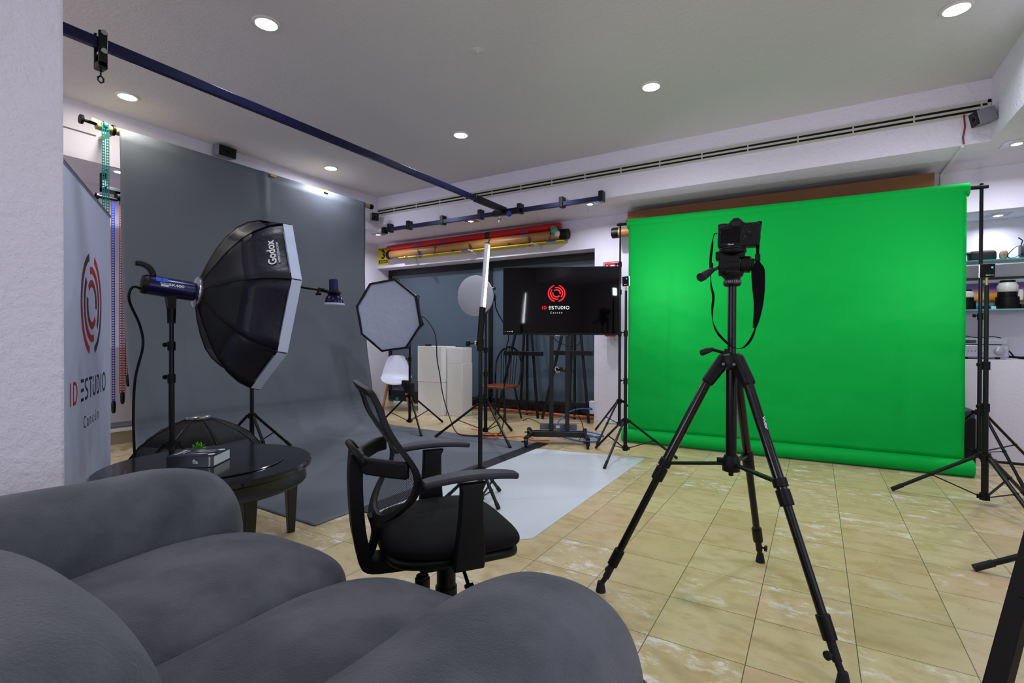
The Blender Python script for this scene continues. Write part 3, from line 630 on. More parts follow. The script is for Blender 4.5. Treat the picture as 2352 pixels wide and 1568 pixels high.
text('Godox', 'lettering', .068, print_white, tA, panM(.125,RA*.935,.5,.010), bold=.0016)
text('WWW.GODOX.COM', 'lettering', .017, print_white, tA, panM(.092,RA*.965,.5,.008), bold=.0003)
stand('black stand behind the round table carrying the dark blue flash', (-3.406,1.583), three((-3.406,1.583),.42,100), .45, 1.24, joints=(.86,1.06), r=.014, low=.15)
b = MB(); b.cyl(V((-3.406,1.583,1.23)), qS-V((0,0,.1)), .0125); obj('adapter', b, black_metal, [o for o in C.objects if o.get('label','').startswith('black stand behind the round table')][0])
pE = cS-nA*.295-V((0,0,.03))
tag(obj('power_cable', MB().tube(smooth_path([pE, pE-nA*.04, pE-nA*.055-V((0,0,.08)), V((-3.615,1.50,1.18)), V((-3.60,1.51,1.05)), V((-3.64,1.485,.85)), V((-3.655,1.48,.6)), V((-3.645,1.485,.3)), V((-3.63,1.49,.1)), V((-3.60,1.45,.015)), V((-3.5,1.3,.012))],5), .0075, 8), black_plastic), 'thick black power cable hanging from the dark blue flash', 'cable')

# flash with dish reflector on a boom arm
SB = (-4.407,2.718)
stB = stand('black boom stand on the grey paper behind the round table', SB, [(-4.56,3.22),(-4.62,2.42),(-3.92,2.60)], .395, 1.62, joints=(1.0,), r=.015, low=.12, name='boom_stand')
bp = V((SB[0],SB[1],1.63)); hb = V((-3.93,3.10,1.545)); dB = (hb-bp).normalized()
b = MB(); b.cyl(bp-dB*.04, hb, .011); obj('boom_arm', b, black_metal, stB)
obj('boom_joint', MB().cyl(bp+dB*.36,bp+dB*.41,.019), black_plastic, stB)
hc = V((-3.84,3.165,1.53)); hax = V((.10,-.02,-1)).normalized()
t = thing('studio_flash', 'small dark blue flash head with white-capped bowl reflector on the boom arm', 'studio flash', hc)
b = MB(); b.cyl(hc-hax*.115, hc-hax*.0, .038, .042, n=24); obj('body', b, navy_metal, t)
b = MB(); M_ = frame(hc-hax*.07, V((.5,-.7,0)), (0,0,1)); b.M = M_; b.box(-.046,.02,-.055,.045,-.026,.026); obj('side_panel', b, black_plastic, t, bev=.004)
obj('collar', MB().lathe([(.04,-.012),(.066,-.006),(.070,.01),(.055,.022),(.05,.03)], 32, axis=hax, o=hc), black_plastic, t)
obj('reflector', MB().lathe([(.04,.02),(.055,.03),(.074,.055),(.083,.085),(.086,.12)], 36, axis=hax, o=hc), navy_metal, t)
obj('diffuser_cap', MB().lathe([(.087,.105),(.090,.112),(.089,.122),(.06,.127),(.001,.13)], 36, axis=hax, o=hc), white_fabric, t)
b = MB(); b.cyl(hb-dB*.02, hb+dB*.1, .017); b.cyl(hb+V((.03,-.05,0)), hb+V((0,.06,0)),.02); b.cyl(hb-V((.05,0,.03)), hb-V((.05,.0,0)), .01); b.cyl(hb-V((.06,.02,.033)), hb-V((.03,-.02,.03)), .012); obj('tilt_clamp', b, black_plastic, t)

# folded softbox lying face down
c3 = V((-4.08,2.09,.03))
octabox('octagonal_softbox', 'black softbox lying face down on the grey paper behind the round table', c3, 0, -89.9, .47, [(0,.49),(.10,.485),(.20,.45),(.29,.38),(.36,.28),(.415,.17),(.45,.08)], 10, black_fabric, grey_fabric_black, lip=.02, depth_face=.005)

# octabox in the back, facing the camera
cO = (-4.179,4.198,1.357)
octabox('octagonal_softbox', 'medium octagonal softbox with white front facing the camera near the white plinths', cO, -77, -6.5, .43, [(0,.43),(.05,.435),(.12,.40),(.2,.31),(.27,.19),(.31,.08)], 119.8, black_fabric, black_fabric, lip=.03, depth_face=.012)
nO = V((math.cos(rad(-77)),math.sin(rad(-77)),-.11)).normalized()
strobe('black flash head mounted behind the medium white-fronted softbox', V(cO)-nO*.31, -nO, .22, .05, m=black_metal, stand_at=.5)
s_ = stand('black stand carrying the medium softbox near the white plinths', (-4.235,4.62), [(-3.77,4.30),(-4.17,5.17),(-4.62,4.45)], .40, 1.22, joints=(.85,1.06), r=.013, low=.10)
obj('adapter', MB().cyl((-4.235,4.62,1.2),(-4.235,4.62,1.29),.018), black_plastic, s_)
t = thing('power_pack', 'small black power pack strapped to the medium softbox stand', 'power pack', (-4.235,4.62,.5)); obj('pouch', MB().box(-4.29,-4.19,4.57,4.66,.435,.56), grey_fabric_black, t, bev=.012); obj('pouch_flap', MB().box(-4.31,-4.21,4.55,4.60,.50,.59), grey_fabric_black, t, bev=.01)
tag(obj('power_cable', MB().tube(smooth_path([V((-4.29,4.69,1.40)),V((-4.22,4.86,1.36)),V((-4.08,4.88,1.2)),V((-4.02,4.86,1.05)),V((-4.0,4.85,.85)),V((-3.93,4.82,.65)),V((-3.80,4.72,.42)),V((-3.60,4.60,.18)),V((-3.45,4.55,.03)),V((-3.25,4.62,.012)),V((-3.0,4.8,.012))],5), .0065, 6), black_plastic), 'black cable looping down from the medium softbox to the floor', 'cable')

# beauty dish
s_ = stand('black stand carrying the round white beauty dish', (-3.105,4.596), [(-3.606,4.346),(-2.616,4.314),(-3.092,5.128)], .42, 1.47, joints=(.72,.98), r=.015, low=.10)
nD = V((math.cos(rad(-87)),math.sin(rad(-87)),-.04)).normalized(); hD = V((-3.105,4.596,1.56))
t = thing('beauty_dish', 'round white diffused beauty dish behind the glowing tube light', 'beauty dish', hD+nD*.2)
obj('dish_shell', MB().lathe([(.04,.06),(.12,.10),(.18,.15),(.21,.2),(.213,.23)], 48, axis=nD, o=hD), white_paint, t)
obj('diffuser_sock', MB().lathe([(.21,.195),(.216,.222),(.214,.234),(.19,.241),(.1,.248),(.001,.25)], 48, axis=nD, o=hD), mat('dish_cloth', (182,182,192), .8), t)
strobe('black flash head with loop handle mounted behind the beauty dish', hD+nD*.07, -nD, .22, .05, m=black_metal, stand_at=.35)
tag(obj('power_cable', MB().tube(smooth_path([hD-nD*.14, hD-nD*.2-V((0,0,.02)), hD-nD*.24-V((0,0,.15)), V((-3.0,4.9,1.15)), V((-3.04,4.9,.95)),V((-3.03,4.9,.7)),V((-3.06,4.9,.5)),V((-3.03,4.86,.25)),V((-3.05,4.8,.03)),V((-3.2,4.7,.012)),V((-3.3,4.6,.012))],5), .0065, 6), black_plastic), 'black cable hanging down from the beauty dish flash', 'cable')
b = MB(); pts = [V((-3.45+.9*i/14, 4.72+.06*math.sin(i*1.3)-.0*i, .02+.02*(i%3==0))) for i in range(15)]; b.tube(smooth_path([V((-3.55,4.95,.01)),V((-3.3,4.9,.012)),V((-3.1,4.75,.02)),V((-2.95,4.62,.03)),V((-3.05,4.55,.02)),V((-3.2,4.66,.03)),V((-3.05,4.8,.03)),V((-2.9,4.7,.02)),V((-2.8,4.85,.012)),V((-2.6,4.75,.01)),V((-2.45,4.85,.01))],5), .0055, 6)
b.M = Matrix(); tag(obj('extension_cord', b, orange_cable), 'orange extension cord tangled at the foot of the beauty dish stand', 'cord')

# ---------------------------------------------------------------- television on trolley
m0 = V((-2.238,4.573,0)); dr = V((math.cos(rad(25.8)),math.sin(rad(25.8)),0)); nn = V((-dr.y,dr.x,0))
TVM = frame(m0, dr, nn)                       # x along the screen, y to the rear, z up
t = thing('tv_trolley', 'black wheeled trolley with twin uprights under the television', 'tv stand', m0)
def tb_(f):
    b = MB(); b.M = TVM; f(b); return b
for s in (-.048,.118): obj('upright', tb_(lambda b: b.box(s-.022,s+.022,.2,.245,.10,1.62)), black_paint, t, bev=.004)
obj('base_beam', tb_(lambda b: b.box(-.24,.30,.17,.26,.075,.135)), black_paint, t, bev=.006)
for s, e in ((-.24,-.30),(.30,.32)):
    obj('leg', tb_(lambda b: b.bar((s,.2,.105),(e,.0,.10),.035,.03)), black_paint, t, bev=.004)
    obj('leg', tb_(lambda b: b.bar((s,.2,.105),(e,.52,.10),.035,.03)), black_paint, t, bev=.004)
    for yy in (0,.52):
        c = obj('caster', tb_(lambda b: (b.cyl((e-.012,yy,.037),(e+.012,yy,.037),.036,n=24))), dark_rubber, t)
        obj('caster_hub', tb_(lambda b: (b.cyl((e-.014,yy,.037),(e+.014,yy,.037),.017,n=20))), white_plastic, c)
        obj('caster_fork', tb_(lambda b: (b.box(e-.02,e-.014,yy-.02,yy+.02,.03,.1), b.box(e+.014,e+.02,yy-.02,yy+.02,.03,.1), b.box(e-.02,e+.02,yy-.025,yy+.025,.085,.105), b.bar((e,yy-.02,.07),(e-.04,yy-.05,.066),.03,.006))), black_metal, c)
obj('shelf', tb_(lambda b: b.box(-.026,.096,.19,.33,.755,.775)), black_paint, t, bev=.003)
b = MB(); b.M = TVM; b.box(0,.07,.2,.29,.776,.80); tag(obj('set_top_box', b, black_plastic, bev=.004), 'small black media box on the trolley shelf below the television', 'box')
b = MB(); b.M = TVM; b.tube(smooth_path([(.03,.19,.79),(.0,.17,.81),(-.01,.17,.78),(.01,.17,.755),(.04,.17,.76)],4), .003, 6); tag(obj('white_cable', b, white_plastic), 'short white cable loop on the trolley shelf', 'cable')
b = MB(); b.M = TVM; b.box(-.17,.22,.262,.32,.137,.20); b2 = obj('power_strip', b, mat('grey_strip', (92,96,108), .5), bev=.005); tag(b2, 'grey power strip resting on the trolley base', 'power strip')
b = MB(); b.M = TVM; b.box(.0,.04,.2605,.2625,.155,.185); obj('socket_plate', b, white_plastic, b2)
# screen
TV0, TV1, TZ0, TZ1 = -.556, .651, 1.14, 1.848
t = thing('television', 'flat black television showing a red ring logo, mounted on the trolley', 'television', TVM @ V((.05,.18,1.5)))
obj('casing', tb_(lambda b: b.box(TV0,TV1,.165,.198,TZ0,TZ1)), black_plastic, t, bev=.004)
sc = obj('screen', tb_(lambda b: b.box(TV0+.009,TV1-.009,.1635,.166,TZ0+.018,TZ1-.01)), screen_m, t)
obj('lower_badge', tb_(lambda b: b.prism([(-.105,0),(-.09,-.014),(.11,-.014),(.125,0)], .02, frame((.0,.168,TZ0),(1,0,0),(0,0,1)))), mat('badge_grey', (48,48,54), .4), t)
FM = lambda x, z, y=.1628: TVM @ Matrix.Translation((x,y,z)) @ Matrix.Rotation(PI/2,4,'X')
text('PHILIPS', 'lettering', .012, print_white, t, FM(.012,TZ0-.007,.1475), bold=.0003, sx=1.2)
RINGS = [(1.0,.14,105,255,0),(1.0,.14,-75,75,1),(.74,.14,-40,105,0),(.74,.14,138,285,1),(.485,.14,-10,135,0),(.485,.14,165,320,1)]
def rings(R, palette, M, t_=.0006):
    b = MB(); b.M = M; cols = []
    for idx, (r, wd, a0, a1, ty) in enumerate(RINGS):
        n = max(8, int(abs(a1-a0)/5)); o = len(b.v); vs = []; fs = []
        for i in range(n+1):
            a = rad(a0+(a1-a0)*i/n); c = palette(idx, i/n, a)
            for rr in (r*R, (r-wd)*R):
                vs += [(math.cos(a)*rr, math.sin(a)*rr, 0), (math.cos(a)*rr, math.sin(a)*rr, t_)]; cols += [c, c]
        for i in range(n):
            q = i*4; fs += [(q,q+4,q+6,q+2),(q+1,q+3,q+7,q+5),(q,q+1,q+5,q+4),(q+2,q+6,q+7,q+3)]
        fs += [(0,2,3,1),(n*4,n*4+1,n*4+3,n*4+2)]; b.add(vs, fs)
    b.col = cols; return b
def mixc(a, b_, f): return tuple(a[i]*(1-f)+b_[i]*f for i in range(4))
bright, dark = lin((240,22,34)), lin((150,8,36)); pr, pk = lin((188,22,28)), lin((52,34,46))
def tvpal(i, f, a):
    g = (f if i in (0,) else 1-f if i in (1,2) else f if i in (3,5) else 1-f); g = abs(g)
    return mixc(dark, bright, min(1, .05+1.5*g))
def bpal(i, f, a):
    g = {0:f, 1:f, 2:f, 3:f, 4:f, 5:f}[i]; g = min(1,max(0,g*1.5-.25)); return mixc(pk, pr, g)
obj('screen_logo', rings(.0905, tvpal, FM(.002,1.571)), ink_glow, t, smooth=0)
# wordmark drawn with strokes
def stroke_word(M, h, wd, t_=.0006):
    """ID + ESTUDIO, letters made of separate bars; returns red and plain meshes. origin left baseline"""
    A, B = MB(), MB(); A.M = M; B.M = M; s = h
    def line(mb, pts):
        pts = [V((x*s, y*s, t_/2)) for x, y in pts]; mb.ribbon(pts, wd, t_, (0,0,0) if False else None) if False else ribbon2(mb, pts, wd, t_)
    def ribbon2(mb, pts, w_, tt):
        k = len(pts); vs = []
        for i, p in enumerate(pts):
            d = (pts[min(i+1,k-1)]-pts[max(i-1,0)]).normalized(); q = V((-d.y,d.x,0))*w_/2
            vs += [p-q-V((0,0,tt/2)), p+q-V((0,0,tt/2)), p+q+V((0,0,tt/2)), p-q+V((0,0,tt/2))]
        fs = [(i*4+j, i*4+(j+1)%4, (i+1)*4+(j+1)%4, (i+1)*4+j) for i in range(k-1) for j in range(4)]
        mb.add(vs, fs+[(3,2,1,0), tuple((k-1)*4+j for j in range(4))])
    def arc(cx, cy, rx, ry, a0, a1, n=14): return [(cx+rx*math.cos(rad(a0+(a1-a0)*i/n)), cy+ry*math.sin(rad(a0+(a1-a0)*i/n))) for i in range(n+1)]
    e = .06
    line(A, [(.08,0),(.08,1)])
    x = .62; line(A, [(x,0),(x,1)]); line(A, [(x,.94),(x+.25,.94)]+arc(x+.25,.5,.42,.44,90,-90)+[(x+.25,.06),(x,.06)])
    x = 2.08
    for y in (.06,.5,.94): line(B, [(x,y),(x+.6,y)])
    x = 2.95; line(B, [(x+.62,.94),(x+.3,.94)]+arc(x+.28,.73,.26,.21,90,215)); line(B, [(x+.16,.58),(x+.5,.42)]+arc(x+.36,.27,.28,.21,30,-90)+[(x,.06)])
    x = 3.85; line(B, [(x,.94),(x+.78,.94)]); line(B, [(x+.4,.82),(x+.4,0)])
    x = 4.85; line(B, [(x,1),(x,.72)]); line(B, [(x,.60),(x,.36)]+arc(x+.32,.36,.32,.30,180,360)+[(x+.64,1)])
    x = 5.85; line(B, [(x,.94),(x+.25,.94)]+arc(x+.25,.5,.42,.44,90,-90)+[(x+.25,.06),(x,.06)]); line(B, [(x,.8),(x,.2)])
    x = 6.95; line(B, [(x,0),(x,1)])
    x = 7.85; line(B, arc(x,.5,.46,.46,0,360,28))
    return A, B
A, B = stroke_word(FM(-.147,1.406), .0335, .0047); obj('screen_lettering', A, emitter('screen_red_text',(235,24,36),1.2), t, smooth=0); obj('screen_lettering', B, emitter('screen_white_text',(230,230,235),1.0), t, smooth=0)
text('Cancún', 'screen_lettering', .026, emitter('screen_small_text',(190,190,195),.9), t, FM(.0,1.371), space=1.7)
b = MB(); b.M = TVM
for k, (a, w_) in enumerate(((-.535,.004),(-.515,.016),(-.492,.014),(-.474,.008))): b.box(a,a+w_,.1622,.1634,1.172,1.176)
b.prism([(-.455,1.165),(-.466,1.182),(-.452,1.182)], .0006, TVM.inverted() @ TVM @ Matrix.Translation((0,.1625,0)) @ Matrix.Rotation(PI/2,4,'X'))
obj('screen_status_line', b, emitter('status_text',(170,170,175),.8), t, smooth=0)
for pts, lb in (([(-.04,.25,1.13),(.0,.27,1.08),(.08,.28,1.04),(.16,.28,1.02),(.24,.26,1.05),(.26,.22,1.16)],'black cable sagging between the uprights just below the television'),
                ([(.1,.27,1.14),(.13,.29,1.0),(.2,.3,.85),(.17,.3,.75),(.12,.27,.7)],'thin black cable bowing out right of the trolley upright'),
                ([(.14,.26,.5),(.2,.29,.36),(.27,.32,.22),(.29,.33,.12),(.25,.34,.02)],'black cable hanging from the trolley to the power strip'),
                ([(-.14,.32,.17),(-.22,.36,.21),(-.3,.4,.23),(-.36,.42,.2)],'short black cable arching from the left end of the power strip')):
    b = MB(); b.M = TVM; b.tube(smooth_path(pts,5), .004, 6); tag(obj('cable', b, black_plastic), lb, 'cable')
# blue network cable
P = [(-2.456,6.03,.20),(-2.60,6.0,.20),(-2.72,5.9,.15),(-2.76,5.7,.05),(-2.62,5.45,.02),(-2.35,5.3,.03),(-2.1,5.25,.02),(-1.98,5.1,.01),(-2.1,4.98,.01),(-2.35,5.02,.02),(-2.55,5.2,.03),(-2.35,5.42,.03),(-2.1,5.4,.02),(-2.0,5.25,.03),(-2.2,5.12,.03),(-2.45,5.12,.02)]
tag(obj('network_cable', MB().tube(smooth_path(P,6), .008, 8), blue_cable), 'blue cable running from the wall socket and coiled on the floor', 'cable')
t = thing('socket_outlet', 'white surface socket box low on the wall edge, blue cable plugged in', 'socket', (-2.5,6.06,.2)); obj('socket_box', MB().box(-2.53,-2.456,6.145,6.22,.12,.29), white_plastic, t, bev=.01); obj('plug', MB().cyl((-2.455,6.05,.2),(-2.50,6.11,.2),.015), blue_cable, t)

# ---------------------------------------------------------------- tubes, signs on the back wall
t = thing('red_roll', 'long red plastic-wrapped roll lying on top of the brown tube above the window', 'roll', (-4.45,6.03,2.57))
obj('roll_body', MB().cyl((-5.99,6.03,2.555),(-2.90,6.03,2.583),.05,n=24), red_m, t)
obj('black_band', MB().cyl((-4.07,6.03,2.573),(-3.99,6.03,2.573),.0515,n=24), tape_black, t)
for x in (-5.35,-4.83,-3.42): obj('blue_tape_strip', MB().cbox((x,5.984,2.545),(.06,.006,.008)), tape_blue, t)
t = thing('cardboard_tube', 'long brown cardboard tube printed CALUMET on a yellow shelf above the window', 'tube', (-4.4,6.02,2.455))
obj('tube_body', MB().cyl((-5.93,6.01,2.448),(-2.87,6.01,2.465),.064,n=32), cardboard, t)
obj('end_plug', MB().cyl((-5.975,6.01,2.448),(-5.91,6.01,2.448),.068,n=32), black_plastic, t); obj('end_plug', MB().cyl((-2.88,6.01,2.465),(-2.77,6.01,2.465),.068,n=32), black_plastic, t)
random.seed(4)
for i in range(9):
    x = -5.6+i*.325; a = rad(-80+(i%3)*34); y_, z_ = 6.01-math.cos(a)*.0648, 2.456-math.sin(a)*-.0648
    nrm = V((0,-math.cos(a),math.sin(a))); M_ = frame((x,6.01+nrm.y*.0652,2.456+nrm.z*.0652), V((0,math.sin(a),math.cos(a)))*1.0+V((.35,0,0)), (1,0,0) if False else V((-1,0,.2)))
    cz_ = 2.448+.017*(x+5.93)/3.06; M_.translation = V((x, 6.01+nrm.y*.0662, cz_+nrm.z*.0662)); text('CALUMET', 'lettering', .034, print_black, t, M_, t=.002, bold=.0008)
    b = MB(); b.M = M_
    for q in ((-.075,.075,.020,.024),(-.075,.075,-.024,-.020),(-.079,-.075,-.024,.024),(.075,.079,-.024,.024)): b.box(q[0],q[1],q[2],q[3],-.001,.0008)
    if i%3 != 2: obj('stamp_border', b, print_black, t, smooth=0)
t = thing('plastic_bag', 'green and clear plastic bag tucked at the right end of the brown tube', 'bag', (-2.93,5.93,2.5)); obj('green_part', MB().puff((-2.945,5.95,2.52),(.05,.03,.05),2.2,2.2,6,wob=.03), mat('green_film', (60,150,110), .3), t); obj('clear_part', MB().puff((-2.90,5.95,2.455),(.05,.025,.045),2.2,2.2,6,wob=.03,seed=2), mat('clear_film', (170,180,178), .2), t)
t = thing('tube_shelf', 'narrow yellow board on white brackets carrying the brown tube', 'shelf', (-4.3,6.05,2.38))
obj('board', MB().box(-5.72,-2.83,5.97,6.135,2.374,2.386), yellow_m, t)
for x in (-5.5,-4.28,-3.24):
    b = MB(); b.box(x-.012,x+.012,5.88,6.139,2.362,2.373); b.box(x-.012,x+.012,6.13,6.139,2.30,2.373); b.bar((x,5.9,2.368),(x,6.13,2.31),.02,.006); obj('bracket', b, white_paint, t)
for x in (-5.28,-4.4,-3.0): obj('blue_tape_strip', MB().box(x-.07,x+.07,5.967,5.97,2.373,2.386), tape_blue, t)
t = thing('sign', 'yellow sign with a big black 3 on the back wall left of the tubes', 'sign', (-6.21,6.13,2.47))
obj('sign_plate', MB().box(-6.335,-6.09,6.128,6.138,2.325,2.607), yellow_m, t)
SM = lambda x, z: Matrix.Translation((x,6.1275,z)) @ Matrix.Rotation(PI/2,4,'X')
text('PERÍMETRO', 'lettering', .042, print_black, t, SM(-6.21,2.575), bold=.0012); text('3', 'lettering', .19, print_black, t, SM(-6.21,2.485), bold=.006)
bx = obj('black_panel', MB().box(-6.315,-6.11,6.126,6.129,2.348,2.40), print_black, t); text('ESTUDIO', 'lettering', .038, yellow_m, bx, Matrix.Translation((-6.21,6.1255,2.373)) @ Matrix.Rotation(PI/2,4,'X'), bold=.001)
t = thing('sign', 'red and white fire equipment sign above the television on the back wall', 'sign', (-2.22,6.13,1.95))
obj('sign_plate', MB().box(-2.335,-2.10,6.13,6.138,1.80,2.075), sign_red, t)
b = MB()
for (x0,x1,z0,z1) in ((-2.325,-2.11,2.06,2.065),(-2.325,-2.32,1.81,2.065),(-2.115,-2.11,1.81,2.065),(-2.295,-2.275,1.88,2.03),(-2.15,-2.13,1.9,2.02)): b.box(x0,x1,6.127,6.131,z0,z1)
b.lathe([(.03,0),(.045,0),(.045,.003),(.03,.003)], 24, axis=(0,-1,0), o=(-2.215,6.131,1.99)); obj('pictogram', b, print_white, t)
t = thing('fire_extinguisher', 'red fire extinguisher hung on the wall behind the television', 'fire extinguisher', (-2.21,6.04,1.35))
obj('cylinder', MB().lathe([(.06,0),(.072,.012),(.074,.4),(.05,.46),(.02,.48)], 28, o=(-2.21,6.055,1.13)), red_plastic, t); obj('valve', MB().box(-2.235,-2.185,6.03,6.08,1.6,1.65), black_plastic, t)
# boxes and tube above the green screen
t = thing('cardboard_box', 'long brown cardboard box on the wall above the green screen', 'box', (-.5,5.98,2.5)); obj('box_body', MB().box(-1.93,.905,5.86,6.135,2.45,2.61), cardboard_dark, t, bev=.004)
obj('purple_tape', MB().box(-1.86,-1.76,5.857,5.861,2.45,2.5), mat('purple_tape', (70,40,150), .5), t)
b = MB(); b.box(-1.95,.95,6.0,6.139,2.43,2.45); struct('trim_7', b, white_paint)
t = thing('cardboard_tube', 'brown tube with black end cap sticking out left of the green screen', 'tube', (-1.6,5.75,2.42)); obj('tube_body', MB().cyl((-2.07,5.93,2.39),(-.2,5.93,2.38),.058,n=28), cardboard, t); obj('end_plug', MB().cyl((-2.14,5.93,2.39),(-2.06,5.93,2.39),.064,n=28), black_plastic, t)
obj('wall_hook', MB().box(-1.6,-1.57,5.86,6.14,2.31,2.33), white_paint, t)
t = thing('cardboard_tube', 'short dark brown flat tube end just under the long cardboard box', 'tube', (-1.96,5.99,2.5)); obj('tube_body', MB().cyl((-2.0,6.07,2.52),(-1.935,6.07,2.52),.05,n=24), cardboard_dark, t)

# ---------------------------------------------------------------- shelf niche on the right
glass_edge = mat('shelf_glass', (60,150,140), .1, 0, .5)
for z, lb in ((1.847,'upper glass shelf with teal edge in the right niche'),(1.385,'lower glass shelf with teal edge in the right niche')):
    g = tag(obj('glass_shelf', MB().box(.93,2.78,6.33,6.63,z-.006,z+.006), glass_edge), lb, 'shelf')
t = thing('framed_picture', 'black-framed panorama of a coast at sunset behind the lenses', 'picture', (1.8,6.62,1.5))
obj('frame', MB().box(1.02,2.7,6.60,6.638,1.393,1.71), black_paint, t, bev=.003)
obj('mount_board', MB().box(1.04,2.68,6.596,6.60,1.40,1.685), white_paint, t)
pm = bpy.data.materials.new('sunset_print'); pm.use_nodes = True; nt = pm.node_tree; bs = nt.nodes['Principled BSDF']; tcn = nt.nodes.new('ShaderNodeTexCoord'); mpn = nt.nodes.new('ShaderNodeMapping'); spn = nt.nodes.new('ShaderNodeSeparateXYZ'); crn = nt.nodes.new('ShaderNodeValToRGB'); nzn = nt.nodes.new('ShaderNodeTexNoise'); addn = nt.nodes.new('ShaderNodeMath'); addn.operation = 'MULTIPLY_ADD'; addn.inputs[1].default_value = .22
mpn.inputs['Scale'].default_value = (1.4,1,9); nt.links.new(tcn.outputs['Object'], mpn.inputs[0]); nt.links.new(mpn.outputs[0], nzn.inputs['Vector']); nzn.inputs['Scale'].default_value = 2.2; nzn.inputs['Detail'].default_value = 5
nt.links.new(tcn.outputs['Generated'], spn.inputs[0]); nt.links.new(nzn.outputs[0], addn.inputs[0]); nt.links.new(spn.outputs[2], addn.inputs[2]); nt.links.new(addn.outputs[0], crn.inputs[0]); nt.links.new(crn.outputs[0], bs.inputs[0]); bs.inputs['Roughness'].default_value = .3
for i, (p, c) in enumerate(((.0,(20,120,150)),(.27,(30,170,190)),(.34,(150,110,60)),(.42,(60,50,60)),(.52,(230,140,40)),(.66,(240,180,50)),(.82,(150,90,140)),(1.0,(80,60,150)))):
    e = crn.color_ramp.elements[i] if i < 2 else crn.color_ramp.elements.new(p); e.position = p; e.color = lin(c)
obj('photo_print', MB().box(1.06,2.66,6.5925,6.5965,1.402,1.655), pm, t)
def lens(x, y, z, label, h, rb, rw):
    t = thing('camera_lens', label, 'camera lens', (x,y,z))
    obj('lens_hood', MB().lathe([(rb,0),(rb*1.04,.01),(rb,h*.45),(rb*.9,h*.46)], 28, o=(x,y,z)), black_plastic, t)
    obj('barrel', MB().lathe([(rw*.8,h*.2),(rw*.82,h*.45),(rw*.86,h*.62),(rw,h*.68),(rw,h*.86),(rw*.85,h*.93),(rw*.8,h*.98)], 28, o=(x,y,z)), lens_white, t)
    obj('focus_ring', MB().lathe([(rw*.86,h*.45),(rw*.93,h*.47),(rw*.93,h*.63),(rw*.86,h*.65)], 28, o=(x,y,z)), black_plastic, t)
    obj('rear_cap', MB().lathe([(rw*.72,h*.95),(rw*.72,h*1.06),(rw*.66,h*1.07)], 28, o=(x,y,z)), black_plastic, t); return t
lens(1.525,6.42,1.391,'tall off-white telephoto lens standing on the lower shelf',.25,.082,.075)
lens(1.225,6.42,1.391,'short off-white lens in black hood beside the green screen edge',.18,.078,.07)
t = thing('lens_collar', 'off-white tripod collar ring lying beside the tall lens', 'lens collar', (1.60,6.42,1.45)); obj('ring', MB().box(1.585,1.63,6.41,6.43,1.47,1.57), lens_white, t, bev=.005)
t = thing('small_case', 'small dark box on the lower shelf between the two lenses', 'box', (1.37,6.42,1.391)); obj('case_body', MB().box(1.325,1.40,6.38,6.46,1.391,1.425), black_plastic, t, bev=.004)
tag(obj('white_card', MB().box(1.41,1.455,6.40,6.405,1.391,1.42), white_paint), 'small white card leaning on the lower shelf', 'card')
for i, x in enumerate((1.63,1.69,1.76)):
    t = thing('camera_accessory', ('black camera accessory on the lower shelf just right of the tall lens','second black camera accessory right of the tall lens','black camera accessory at the right picture edge on the lower shelf')[i], 'camera accessory', (x,6.42,1.391)); obj('cap_body', MB().lathe([(.024,0),(.027,.005),(.027,.03+.01*(i%2)),(.02,.045)], 20, o=(x,6.42,1.391)), black_plastic, t)
t = thing('camera_bag', 'black soft camera bag on the upper shelf', 'bag', (1.36,6.45,1.853)); obj('bag_body', MB().puff((1.355,6.46,1.903),(.10,.07,.05),5,5,8,wob=.012), grey_fabric_black, t); obj('side_strap', MB().tube(smooth_path([(1.26,6.42,1.93),(1.21,6.40,1.92),(1.17,6.40,1.875),(1.20,6.4,1.86)],4), .014, 8), black_plastic, t)
t = thing('figurine', 'small carved pale stone head on the upper shelf', 'figurine', (1.57,6.42,1.853)); obj('carving', MB().puff((1.50,6.42,1.90),(.03,.03,.046),2.3,2.3,8,wob=.012), stone, t)
t = thing('camera_rig', 'dark camera rig with looped strap at the right end of the upper shelf', 'camera', (1.665,6.42,1.853)); obj('body', MB().box(1.605,1.755,6.37,6.47,1.868,1.98), mat('slate_plastic', (40,44,54), .45), t, bev=.014)
obj('strap', MB().ribbon(smooth_path([(1.615,6.40,1.975),(1.565,6.39,1.955),(1.515,6.38,1.89),(1.53,6.38,1.86),(1.575,6.38,1.87),(1.615,6.38,1.90)],4), .022, .004, (0,1,0)), black_plastic, t); obj('antenna', MB().tube([(1.615,6.42,1.98),(1.625,6.42,2.02),(1.595,6.42,2.05)], .005, 6), black_plastic, t)
t = thing('amplifier', 'silver hi-fi amplifier with big volume knob on the niche counter', 'amplifier', (1.3,6.32,.925))
obj('chassis', MB().box(.95,1.49,6.21,6.5,.945,1.055), silver, t, bev=.006); 
for x in (1.0,1.2,1.42): obj('foot', MB().cyl((x,6.24,.925),(x,6.24,.946),.018), black_plastic, t)
obj('volume_knob', MB().lathe([(.038,0),(.04,.004),(.036,.008),(.031,.024),(.028,.026),(.001,.027)], 36, axis=(0,-1,0), o=(1.425,6.21,1.0)), silver, t)
obj('selector_knob', MB().lathe([(.02,0),(.02,.012),(.016,.014),(.001,.015)], 28, axis=(0,-1,0), o=(1.325,6.21,.995)), silver, t)
for x in (1.21,1.235,1.26): obj('button', MB().cyl((x,6.211,1.0),(x,6.205,1.0),.003), black_plastic, t)
t = thing('disc_player', 'slim silver player with dark display stacked on the amplifier', 'disc player', (1.3,6.34,1.055)); obj('chassis', MB().box(.95,1.485,6.22,6.5,1.062,1.115), silver, t, bev=.004); obj('display', MB().box(1.13,1.27,6.217,6.221,1.072,1.103), black_gloss, t)
